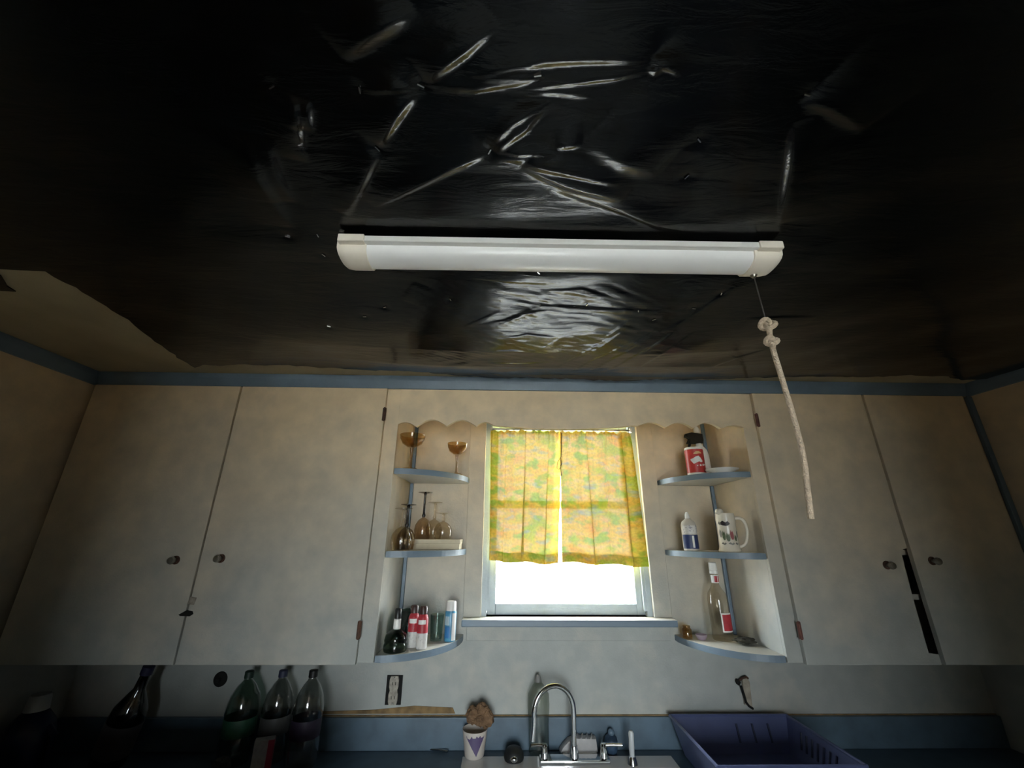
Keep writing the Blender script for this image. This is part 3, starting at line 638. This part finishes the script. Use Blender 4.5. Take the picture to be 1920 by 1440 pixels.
coupe('amber stemmed coupe glass against the cabinet side on the top left shelf', -.366, 1.655, SZ[0], .138, .051)
coupe('smaller amber stemmed coupe glass nearest the window on the top left shelf', -.199, 1.80, SZ[0], .135, .044)
def inverted(label, x, y, z, h, r, stemm, bowlm, bh):
    th = thing('wine_glass', label, 'glass', (x, y, z+E), 0, 'upside-down stemmed glasses on the middle left shelf')
    b = [(r*.84, 0), (r*.95, bh*.2), (r, bh*.42), (r*.9, bh*.65), (r*.6, bh*.86), (r*.2, bh*.98), (.005, bh), (.0, bh)]
    MB().lathe(b, 30).build('bowl', bowlm, th, True)
    MB().lathe([(0, bh), (.006, bh), (.008, bh+.008), (.005, bh+.016), (.0045, h-.014), (.007, h-.006), (0, h-.006)], 14).build('stem', stemm, th, True)
    MB().lathe([(0, h-.007), (.007, h-.006), (r*.6, h-.003), (r*.85, h-.0015), (r*.85, h), (0, h)], 30).build('foot', stemm, th, True)
BXH = .038
inverted('upside-down clear goblet at the front left of the middle left shelf', -.376, 1.662, SZ[1], .150, .040, CLR, CLR, .085)
inverted('upside-down dark-stemmed wine glass against the cabinet side, left of the cream box', -.378, 1.748, SZ[1], .170, .036, DKS, SMK, .085)
inverted('tallest upside-down dark-stemmed glass standing on the cream box', -.326, 1.815, SZ[1]+BXH+E, .186, .035, DKS, SMK, .085)
inverted('upside-down pale-stemmed glass behind the tallest dark-stemmed one', -.292, 1.885, SZ[1]+BXH+E, .150, .036, CLR, CLR, .08)
inverted('short upside-down clear glass at the right end of the cream box', -.246, 1.835, SZ[1]+BXH+E, .104, .039, CLR, CLR, .070)
bx = thing('cream_box', 'flat cream lidded box under the upside-down glasses on the middle left shelf', 'box', (-.27, 1.85, SZ[1]+E))
CRB = mat('cream_carton', (.66, .58, .42), .7, var=.12, scale=30)
MB().box(-.101, .101, -.071, .062, 0, .021, .0015).build('tray', CRB, bx); MB().box(-.103, .103, -.073, .064, .0205, BXH, .002).build('lid', CRB, bx)
def label_patch(th, r, z0, z1, a0, a1, m, name='label'):
    return MB().lathe([(r, z0), (r+.0006, z0), (r+.0006, z1), (r, z1)], 20, a0=a0, a1=a1).build(name, m, th, True)
FRONT = -math.pi/2
b = thing('squat_bottle', 'squat dark green bottle with a white neck and black cap on the bottom left shelf', 'bottle', (-.366, 1.675, SZ[2]+E))
MB().lathe([(0, 0), (.038, 0), (.041, .006), (.041, .020), (.038, .026), (.040, .034), (.036, .050), (.022, .062), (.011, .070), (.011, .080), (0, .080)], 30).build('body', GRN, b, True)
MB().lathe([(.0112, .066), (.013, .068), (.0125, .098), (.010, .100), (0, .100)], 18).build('neck_label', WHITEPL, b, True)
MB().lathe([(0, .100), (.012, .100), (.012, .128), (.009, .132), (0, .132)], 18).build('cap', mat('black_plastic', (.012, .012, .012), .4), b, True)
b = thing('glass_jar', 'wide teal-grey glass jar behind the squat green bottle', 'jar', (-.352, 1.825, SZ[2]+E))
MB().lathe([(0, 0), (.046, 0), (.050, .01), (.050, .06), (.042, .085), (.036, .095), (.038, .105), (.035, .105), (.033, .095), (.039, .084), (.047, .06), (.047, .012), (0, .004)], 30).build('body', GRN, b, True)
RED = mat('red_label', (.50, .035, .05), .45, var=.25, scale=40); RW = mat('white_label', (.66, .64, .62), .5, var=.15, scale=90, col2=(.40, .38, .38), fac=(.30, .42)); BRN = mat('dark_brown_cap', (.05, .022, .018), .4)
def redbottle(label, x, y):
    b = thing('sauce_bottle', label, 'bottle', (x, y, SZ[2]+E), 0, 'red and white bottles on the bottom left shelf')
    MB().lathe([(0, 0), (.018, 0), (.0195, .003), (.0195, .045), (.0195, .05)], 24).build('lower_label', RW, b, True)
    MB().lathe([(.0195, .05), (.0195, .094), (.016, .104), (.012, .109), (0, .109)], 24).build('body', RED, b, True)
    label_patch(b, .0197, .078, .092, FRONT-.7, FRONT+.7, WHITEPL, 'logo_patch')
    MB().lathe([(0, .109), (.014, .109), (.0145, .130), (.011, .135), (0, .135)], 20).build('cap', BRN, b, True)
redbottle('red and white bottle with a brown cap, the right one of the pair', -.281, 1.708)
redbottle('red and white bottle with a brown cap, the left one of the pair', -.318, 1.730)
b = thing('drinking_glass', 'small empty teal drinking glass between the red bottles and the blue can', 'glass', (-.247, 1.832, SZ[2]+E))
MB().lathe([(0, 0), (.022, 0), (.025, .04), (.027, .088), (.0255, .088), (.023, .04), (.0205, .006), (0, .005)], 24).build('body', TEAL, b, True)
b = thing('spray_can', 'blue and white aerosol can with a white cap, right end of the bottom left shelf', 'can', (-.193, 1.822, SZ[2]+E))
MB().lathe([(0, 0), (.021, 0), (.022, .002), (.022, .098), (.020, .103), (0, .103)], 26).build('body', mat('sky_blue_can', (.10, .36, .58), .3, var=.3, scale=25), b, True)
label_patch(b, .0221, .055, .085, FRONT-1.6, FRONT-.1, mat('pale_blue_band', (.45, .62, .70), .4, var=.2, scale=60), 'band'); label_patch(b, .0222, .004, .096, FRONT+.35, FRONT+1.2, WHITEPL, 'white_panel')
label_patch(b, .0223, .012, .05, FRONT-.9, FRONT+.1, mat('deep_blue', (.04, .20, .48), .4), 'blue_panel')
MB().lathe([(0, .103), (.020, .103), (.0195, .132), (.017, .136), (0, .136)], 24).build('cap', WHITEPL, b, True)
# ------------------------------------------------------------------ shelf items, right
b = thing('red_can', 'red tin with a white printed emblem on the top right shelf', 'tin', (.838, 1.78, SZ[0]+E))
MB().lathe([(0, 0), (.036, 0), (.038, .003), (.038, .012)], 28).build('base_band', WHITEPL, b, True)
MB().lathe([(.038, .012), (.038, .112), (.036, .114)], 28).build('body', mat('red_tin', (.56, .05, .045), .35, var=.2, scale=30), b, True)
MB().lathe([(.0385, .112), (.039, .116), (.037, .122), (0, .122)], 28).build('lid', WHITEPL, b, True)
# white swash emblem
def swash(th, r, pts, mt, name='emblem'):
    m = MB(); bm = m.bm; A = []
    for a, z, hz in pts: A.append((bm.verts.new((r*math.cos(a), r*math.sin(a), z-hz)), bm.verts.new((r*math.cos(a), r*math.sin(a), z+hz))))
    for i in range(len(A)-1): bm.faces.new((A[i][0], A[i+1][0], A[i+1][1], A[i][1]))
    return m.build(name, mt, th, True)
swash(b, .0385, [(FRONT-.9, .066, .003), (FRONT-.6, .060, .012), (FRONT-.3, .066, .013), (FRONT, .070, .012), (FRONT+.2, .064, .010), (FRONT+.4, .060, .003)], WHITEPL)
swash(b, .0385, [(FRONT-.5, .092, .002), (FRONT-.2, .096, .006), (FRONT+.1, .097, .005), (FRONT+.4, .094, .002)], mat('yellow_print', (.75, .50, .25), .5))
swash(b, .0385, [(FRONT-.3, .040, .002), (FRONT+.1, .042, .004), (FRONT+.5, .044, .004), (FRONT+.8, .046, .002)], WHITEPL)
b = thing('trigger_bottle', 'white bottle with a black trigger head behind the red tin', 'bottle', (.908, 1.868, SZ[0]+E))
MB().lathe([(0, 0), (.036, 0), (.038, .004), (.036, .10), (.030, .13), (.016, .150), (.013, .155), (.013, .165), (0, .165)], 26).build('body', WHITEPL, b, True)
m = MB(); m.prism([(-.055, .160), (.014, .160), (.020, .175), (.018, .205), (-.03, .212), (-.058, .205), (-.062, .192), (-.035, .185)], 'y', -.014, .014, .004); m.build('trigger_head', mat('black_plastic', (.012,)*3), b, True)
MB().prism([(-.038, .188), (-.030, .188), (-.040, .150), (-.052, .130), (-.056, .134)], 'y', -.006, .006, .002).build('trigger', mat('black_plastic', (.012,)*3), b, True)
MB().lathe([(0, .212), (.014, .211), (.015, .228), (.006, .242), (0, .243)], 18).build('top_cap', WHITEPL, b, True)
b = thing('saucer', 'small white saucer at the front of the top right shelf', 'plate', (.905, 1.695, SZ[0]+E))
MB().lathe([(0, 0), (.034, 0), (.036, .004), (.062, .016), (.064, .018), (.062, .019), (.036, .008), (0, .006)], 36).build('dish', mat('white_china', (.80, .79, .77), .2, var=.04), b, True)
b = thing('blue_label_bottle', 'white plastic bottle with a dark blue lower label on the middle right shelf', 'bottle', (.782, 1.806, SZ[1]+E))
MB().lathe([(0, 0), (.028, 0), (.030, .004), (.030, .062), (.030, .100), (.026, .112), (.014, .122), (.009, .126), (0, .126)], 26).build('body', mat('translucent_white', (.62, .58, .52), .35, var=.1), b, True)
label_patch(b, .0302, .008, .062, FRONT-1.5, FRONT+1.5, mat('navy_label', (.03, .05, .16), .45, var=.3, scale=30)); label_patch(b, .0302, .066, .098, FRONT-1.2, FRONT+1.0, mat('pale_print', (.70, .68, .66), .5, col2=(.35, .33, .36), scale=120, fac=(.38, .44)), 'upper_label')
label_patch(b, .0308, .012, .058, FRONT-.15, FRONT+.12, WHITEPL, 'stripe')
MB().lathe([(0, .126), (.010, .126), (.009, .142), (.004, .152), (0, .153)], 18).build('cap', WHITEPL, b, True)
b = thing('beer_mug', 'cream ceramic mug with dark printed figures and a big handle on the middle right shelf', 'mug', (.884, 1.695, SZ[1]+E))
CER = mat('cream_ceramic', (.72, .66, .55), .25, var=.06, scale=15)
MB().lathe([(0, 0), (.038, 0), (.041, .004), (.038, .012), (.036, .02), (.034, .10), (.036, .118), (.034, .142), (.031, .142), (.032, .118), (.031, .10), (.033, .02), (0, .012)], 30).build('body', CER, b, True)
H = [(.034, -.004, .122), (.052, -.012, .128), (.066, -.018, .115), (.071, -.02, .085), (.067, -.018, .05), (.056, -.012, .022), (.037, -.004, .018)]
HS = []
for i in range(len(H)-1):
    for t in (0, .5): HS.append(Vector(H[i]).lerp(Vector(H[i+1]), t))
HS.append(Vector(H[-1]))
for _ in range(2): HS = [HS[0]]+[(HS[i-1]+HS[i]*2+HS[i+1])/4 for i in range(1, len(HS)-1)]+[HS[-1]]
MB().tube(HS, .0062, 10).build('handle', CER, b, True)
MB().blob(-.026, -.014, .148, .016, .012, .012, .2, 2).build('thumb_rest', CER, b, True)
PRN = [mat('black_print', (.03, .02, .02), .5), mat('green_print', (.16, .20, .10), .5, var=.5, scale=90), mat('red_print', (.36, .10, .10), .5), mat('grey_print', (.2, .19, .16), .5)]
for a_, z_, w_, hh_, k_ in ((-1.15, .104, .35, .006, 3), (-.60, .103, 1.0, .009, 0), (-1.2, .066, .3, .016, 3), (-.85, .058, .32, .018, 1), (-.45, .052, .40, .016, 1), (-.05, .060, .36, .018, 2), (.32, .050, .3, .012, 1), (.62, .064, .26, .014, 3), (-.95, .030, .5, .004, 3), (-.2, .030, .6, .004, 3), (.4, .030, .4, .004, 3)):
    swash(b, .0366, [(FRONT+a_-w_/2, z_, hh_*.3), (FRONT+a_-w_*.2, z_+.002, hh_), (FRONT+a_+w_*.1, z_-.002, hh_*.7), (FRONT+a_+w_*.3, z_+.001, hh_*.9), (FRONT+a_+w_/2, z_, hh_*.2)], PRN[k_], 'print')
b = thing('liquor_bottle', 'tall clear glass bottle with red labels on the bottom right shelf', 'bottle', (.876, 1.842, SZ[2]+E))
MB().lathe([(0, 0), (.035, 0), (.038, .005), (.038, .140), (.034, .165), (.020, .185), (.0145, .198), (.0135, .245), (.0135, .262), (0, .262)], 30).build('body', CLR, b, True)
label_patch(b, .0384, .032, .098, FRONT-.35, FRONT+1.1, WHITEPL, 'label_border'); label_patch(b, .0389, .037, .093, FRONT-.22, FRONT+.98, RED, 'label')
label_patch(b, .0150, .203, .232, FRONT-1.4, FRONT+1.4, WHITEPL, 'neck_label'); label_patch(b, .0155, .206, .229, FRONT-.5, FRONT+.3, RED, 'neck_print'); label_patch(b, .0155, .206, .229, FRONT+.5, FRONT+1.2, RED, 'neck_print')
MB().lathe([(.0136, .236), (.016, .237), (.016, .248), (.0145, .250), (.016, .252), (.0155, .278), (.012, .280), (0, .280)], 20).build('cap', WHITEPL, b, True)
b = thing('small_jar', 'tiny amber glass jar at the window end of the bottom right shelf', 'jar', (.748, 1.872, SZ[2]+E))
MB().lathe([(0, 0), (.018, 0), (.019, .004), (.019, .03), (.014, .036), (.015, .044), (.013, .044), (.013, .036), (.017, .03), (.017, .005), (0, .004)], 22).build('body', AMB, b, True)
b = thing('trinket_dish', 'little mauve dish beside the tiny amber jar', 'dish', (.792, 1.845, SZ[2]+E))
MB().lathe([(0, 0), (.014, 0), (.021, .012), (.022, .018), (.0205, .018), (.019, .012), (0, .005)], 22).build('bowl', mat('mauve_china', (.36, .28, .36), .3), b, True)
b = MB().blob(0, 0, .010, .036, .030, .010, .5, 3).build('dark_rag', mat('dark_rag', (.06, .055, .04), .95, var=.4, scale=60, bump=.5), None, True, loc=(.925, 1.77, SZ[2]+.004))
tag(b, 'crumpled dark rag on the bottom right shelf against the cabinet', 'rag')

# ------------------------------------------------------------------ faucet and things around the sink
fx, fy = .270, 1.825; fz = ZK+.0065
f = thing('faucet', 'chrome gooseneck faucet with two lever handles', 'faucet', (fx, fy, fz))
m = MB(); m.box(-.125, .125, -.026, .026, 0, .012, .005); m.build('deck_plate', CHROME, f, True)
MB().lathe([(0, .011), (.017, .011), (.015, .03), (.012, .045), (0, .045)], 20).build('spout_collar', CHROME, f, True)
ax = Vector((-1, -.28, 0)).normalized(); sp = [Vector((0, 0, .03)), Vector((.001, 0, .08)), Vector((0.003, 0, .13))]
R_ = .077; zc = .155
for i in range(0, 22):
    a = math.pi*1.06*i/21; sp.append(ax*(R_*(1-math.cos(a)))+Vector((.003, 0, zc+R_*math.sin(a))))
sp.append(sp[-1]+Vector((-.004, -.001, -.035))); sp.append(sp[-1]+Vector((-.003, 0, -.03)))
MB().tube(sp, [.0095]*(len(sp)-2)+[.0095, .0105], 14).build('spout', CHROME, f, True)
for sg in (-1, 1):
    MB().lathe([(0, .011), (.015, .011), (.0125, .025), (.010, .040), (.012, .046), (.009, .052), (0, .053)], 18, sg*.106).build('handle_stem', CHROME, f, True)
    e = -.05 if sg < 0 else .066
    MB().tube([(sg*.106, 0, .046), (sg*.106+e*.5, -.004, .049), (sg*.106+e, -.010, .050)], [.0065, .005, .0058], 10).build('lever', CHROME, f, True)
sp = thing('side_sprayer', 'chrome side sprayer standing right of the faucet', 'sprayer', (.472, 1.806, fz))
MB().lathe([(0, 0), (.018, 0), (.015, .012), (.011, .022), (0, .022)], 18).build('base', CHROME, sp, True)
MB().tube([(0, 0, .02), (0, 0, .045), (.001, -.002, .07), (.001, -.004, .09), (.001, -.004, .097)], [.008, .010, .009, .010, .006], 14).build('handle', mat('silver_grey_plastic', (.55, .57, .58), .25, var=.05), sp, True)
b = thing('soap_bottle', 'clear plastic dish soap bottle behind the faucet', 'bottle', (.150, 1.895, ZK+E))
MB().lathe([(0, 0), (.034, 0), (.038, .006), (.038, .09), (.042, .15), (.040, .185), (.024, .212), (.012, .224), (0, .224)], 26, sy=.6).build('body', glass('cloudy_plastic', (.86, .88, .84), .22, 2.0), b, True)
MB().lathe([(0, .224), (.014, .224), (.012, .236), (.006, .248), (0, .249)], 18).build('cap', mat('grey_cap', (.30, .29, .27), .5), b, True)
b = thing('small_cup', 'white cup with a purple band left of the faucet', 'cup', (-.088, 1.866, ZK+.0065))
MB().lathe([(0, 0), (.032, 0), (.035, .004), (.046, .082), (.044, .082), (.033, .010), (0, .007)], 26).build('body', mat('white_cup', (.62, .56, .50), .5, var=.1), b, True)
swash(b, .0445, [(FRONT-.7, .072, .004), (FRONT-.2, .056, .016), (FRONT+.2, .044, .030), (FRONT+.5, .058, .018), (FRONT+.9, .072, .005)], mat('purple_print', (.10, .07, .16), .5), 'purple_band')
m = MB(); m.blob(-.020, 0, -.004, .026, .022, .026, .35, 5); m.blob(.012, .003, .008, .024, .020, .028, .4, 8); m.blob(.036, -.002, -.012, .022, .020, .032, .4, 9); m.blob(.010, -.010, -.014, .026, .016, .018, .4, 12)
b = m.build('crumpled_sponge', mat('brown_sponge', (.26, .15, .08), .95, var=.45, scale=50, bump=.8, bscale=120), None, True, loc=(-.078, 1.866, ZK+.132)); tag(b, 'crumpled brown sponge sitting in the white and purple cup', 'sponge')
b = thing('sink_strainer', 'dark rubber sink strainer with a chrome knob left of the faucet', 'strainer', (.055, 1.842, ZK+.0065))
MB().lathe([(0, 0), (.034, 0), (.036, .006), (.034, .020), (.026, .032), (.012, .038), (0, .039)], 26).build('rubber', mat('black_rubber', (.015, .016, .016), .5), b, True)
MB().blob(0, -.030, .012, .014, .010, .010).build('knob', CHROME, b, True)
b = thing('soap_dish', 'ribbed pale grey soap dish behind the faucet spout', 'dish', (.300, 1.898, ZK+E))
CERG = mat('grey_ceramic', (.46, .44, .43), .45, var=.15, scale=25)
MB().prism([(-.070, 0), (.060, 0), (.066, .012), (.062, .05), (-.01, .052), (-.040, .044), (-.062, .026), (-.074, .010)], 'y', -.022, .018, .006).build('dish', CERG, b, True)
MB().box(-.066, .06, -.030, -.022, .004, .012, .003).build('front_lip', WHITEPL, b)
for k in range(5): MB().tube([(-.03+k*.018, -.020, .051), (-.02+k*.018, .014, .053)], .0028, 6).build('rib', CERG, b, True)
b = thing('scrubber', 'round dark blue dish scrubber right of the faucet', 'scrubber', (.420, 1.898, ZK+E))
MB().lathe([(0, 0), (.018, 0), (.023, .012), (.026, .03), (.022, .048), (.010, .058), (0, .060)], 22).build('head', mat('dark_blue_plastic', (.05, .09, .15), .4, var=.3, scale=80), b, True)
MB().blob(0.002, -.004, .064, .012, .012, .012).build('grip', mat('blue_grip', (.12, .18, .24), .4), b, True)
q0 = atZ(806, 1405, ZK+.004); q1 = atZ(840, 1409, ZK+.004)
tag(MB().tube([q0, q0.lerp(q1, .5)+Vector((0, 0, .002)), q1], [.003, .0035, .005], 8).build('utensil', CHROME, None, True), 'slim metal utensil lying on the dark counter left of the cup', 'utensil')
# ------------------------------------------------------------------ blue dish tub
TUB = mat('blue_tub_plastic', (.095, .115, .24), .35, var=.15, scale=10)
tb = thing('dish_rack', 'blue plastic dish drainer tub on the counter at the right', 'dish rack', (.875, 1.705, ZK+.007))
hx, hy, th_ = .225, .185, .110
def tubwall(name, pts, nx_, ny_):   # slab from 4 corners, thickness along normal
    m = MB(); n = (Vector(pts[1])-Vector(pts[0])).cross(Vector(pts[3])-Vector(pts[0])).normalized()*.003
    A = [m.bm.verts.new(Vector(p)) for p in pts]; B = [m.bm.verts.new(Vector(p)+n) for p in pts]
    m.bm.faces.new(A[::-1]); m.bm.faces.new(B)
    for i in range(4): m.bm.faces.new((A[i], A[(i+1) % 4], B[(i+1) % 4], B[i]))
    return m.build(name, TUB, tb)
ix, iy = hx-.03, hy-.03
MB().box(-ix, ix, -iy, iy, 0, .004).build('floor_panel', TUB, tb)
tubwall('back_wall', [(-ix, iy, .002), (ix, iy, .002), (hx, hy, th_), (-hx, hy, th_)], 0, 0)
tubwall('front_wall', [(ix, -iy, .002), (-ix, -iy, .002), (-hx, -hy, th_), (hx, -hy, th_)], 0, 0)
lw = tubwall('side_wall', [(-ix, -iy, .002), (-ix, iy, .002), (-hx, hy, th_), (-hx, -hy, th_)], 0, 0)
rw = tubwall('side_wall', [(ix, iy, .002), (ix, -iy, .002), (hx, -hy, th_), (hx, hy, th_)], 0, 0)
m = MB(); rp = [(-hx, -hy), (hx, -hy), (hx, hy), (-hx, hy), (-hx, -hy)]
for a, b in zip(rp, rp[1:]): m.tube([(*a, th_), (*b, th_)], .0055, 8)
m.build('rim', TUB, tb, True)
SLOT = mat('dark_blue_slot', (.02, .028, .07), .6)
for k in range(7):
    t = .25+k*.09; t0, t1 = .35, .8; yy = iy-2*iy*t*.9
    a = Vector((ix, yy, .002)).lerp(Vector((hx, yy*1.15, th_)), t0); b2 = Vector((ix, yy, .002)).lerp(Vector((hx, yy*1.15, th_)), t1); o = Vector((-.0035, 0, .001))
    MB().tube([a+o, b2+o], .004, 6).build('slot', SLOT, tb)
for k in range(3):
    xx = .02+k*.06; a = Vector((xx, iy, .002)).lerp(Vector((xx, hy, th_)), .3)+Vector((0, -.0035, 0)); b2 = Vector((xx, iy, .002)).lerp(Vector((xx, hy, th_)), .8)+Vector((0, -.0035, 0))
    MB().tube([a, b2], .004, 6).build('slot', SLOT, tb)

# ------------------------------------------------------------------ bottles on the left of the counter
CB = glass('bottle_plastic', (.70, .72, .70), .10, 3.0); GB = glass('green_bottle_plastic', (.52, .64, .58), .10, 3.0)
def soda(label, px_, ztop_px, Y, m, labm, capm, r=.055):
    p = atY(px_[0], px_[1], Y); top = atY(px_[0], ztop_px, Y).z-ZK; h = top-.022; X = p.x
    b = thing('plastic_bottle', label, 'bottle', (X, Y, ZK+E), 0, 'large plastic bottles on the counter under the left cabinet')
    MB().lathe([(0, .004), (r*.55, 0), (r*.9, .008), (r, .03), (r, h*.30), (r*.96, h*.34), (r*.96, h*.55), (r, h*.60), (r*.97, h*.68), (r*.84, h*.80), (r*.52, h*.92), (r*.3, h*.97), (.013, h*.99), (.013, h), (0, h)], 30).build('body', m, b, True)
    MB().lathe([(r*.965, h*.345), (r*.975, h*.35), (r*.975, h*.545), (r*.965, h*.55)], 30).build('label', labm, b, True)
    MB().lathe([(0, h), (.0155, h), (.0155, h+.02), (.013, h+.022), (0, h+.022)], 18).build('cap', capm, b, True)
soda('large bottle with a green label, leftmost of the three plastic bottles', (455, 1330), 1258, 1.83, GB, mat('green_label', (.03, .12, .07), .5, var=.3, scale=30), mat('dark_green_cap', (.012, .03, .02), .5), .056)
soda('clear bottle with a dark cap, middle of the three plastic bottles', (520, 1330), 1256, 1.845, CB, mat('grey_label', (.10, .10, .10), .5), mat('navy_cap', (.03, .035, .07), .5), .052)
soda('clear bottle with a dark purple label, rightmost of the three plastic bottles', (578, 1330), 1256, 1.80, CB, mat('purple_label', (.05, .035, .07), .5, var=.4, scale=25), mat('black_cap', (.012, .012, .012), .4), .052)
p = atY(497, 1390, 1.745)
b = thing('carton', 'small white carton with a red side in front of the plastic bottles', 'carton', (p.x, 1.745, ZK+E), .35)
MB().box(-.030, .030, -.016, .016, 0, .105, .001).build('body', mat('white_carton', (.42, .40, .40), .6, var=.25, scale=60), b)
MB().box(.0302, .031, -.0155, .0155, .001, .104).build('red_side', mat('crimson_card', (.30, .015, .05), .5), b)
MB().box(.012, .030, -.0168, -.0161, .001, .104).build('red_stripe', mat('crimson_card', (.30, .015, .05), .5), b)
p = atY(432, 1400, 1.80)
b = MB().blob(0, 0, .022, .030, .022, .024, .5, 6).build('crumpled_wrap', glass('crumpled_film', (.55, .55, .50), .2, 3), None, False, loc=(p.x, 1.76, ZK+.004)); tag(b, 'crumpled clear wrapper in front of the green-labelled bottle', 'wrapper')
# dark glass bottle leaning to the right
p = atZ(205, 1424, ZK)
b = thing('dark_bottle', 'dark glass bottle leaning to the right with a bright shoulder, left part of the counter', 'bottle', (-1.34, 1.80, ZK+.011)); b.rotation_euler = (math.radians(4), math.radians(14), 0)
MB().lathe([(0, .003), (.040, 0), (.052, .010), (.054, .05), (.054, .15), (.050, .175), (.034, .205), (.018, .235), (.015, .28), (0, .28)], 30).build('body', glass('dark_glass', (.06, .055, .06), .08, 2.0), b, True)
MB().lathe([(.0545, .04), (.055, .042), (.055, .135), (.0545, .137)], 30).build('label', mat('dim_grey_label', (.07, .065, .07), .6), b, True)
MB().lathe([(0, .28), (.019, .28), (.019, .305), (0, .307)], 18).build('cap', mat('indigo_cap', (.025, .025, .06), .5), b, True)
b = thing('detergent_jug', 'dark blue jug with a white cap in the left corner of the counter', 'jug', (-1.575, 1.735, ZK+E))
MB().lathe([(0, 0), (.06, 0), (.065, .008), (.065, .12), (.058, .155), (.035, .185), (.024, .19), (0, .19)], 28, sx=1.05).build('body', mat('navy_plastic', (.012, .02, .065), .35, var=.2), b, True)
MB().lathe([(0, .19), (.032, .19), (.030, .225), (.026, .235), (0, .236)], 24).build('cap', mat('grey_white_cap', (.45, .47, .46), .4, var=.1), b, True)
MB().tube([(.063, 0, .05), (.084, 0, .06), (.086, 0, .12), (.058, 0, .145)], .010, 10).build('handle', mat('navy_plastic', (.012, .02, .065)), b, True)

# ------------------------------------------------------------------ low unseen cupboard below the view, added only to shade the left of the counter
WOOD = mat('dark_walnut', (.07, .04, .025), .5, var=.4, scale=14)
sb = thing('shade_cupboard', 'unseen dark wooden cupboard added to shade the counter at lower left', 'shade_cupboard', (-1.02, 1.03, 0))
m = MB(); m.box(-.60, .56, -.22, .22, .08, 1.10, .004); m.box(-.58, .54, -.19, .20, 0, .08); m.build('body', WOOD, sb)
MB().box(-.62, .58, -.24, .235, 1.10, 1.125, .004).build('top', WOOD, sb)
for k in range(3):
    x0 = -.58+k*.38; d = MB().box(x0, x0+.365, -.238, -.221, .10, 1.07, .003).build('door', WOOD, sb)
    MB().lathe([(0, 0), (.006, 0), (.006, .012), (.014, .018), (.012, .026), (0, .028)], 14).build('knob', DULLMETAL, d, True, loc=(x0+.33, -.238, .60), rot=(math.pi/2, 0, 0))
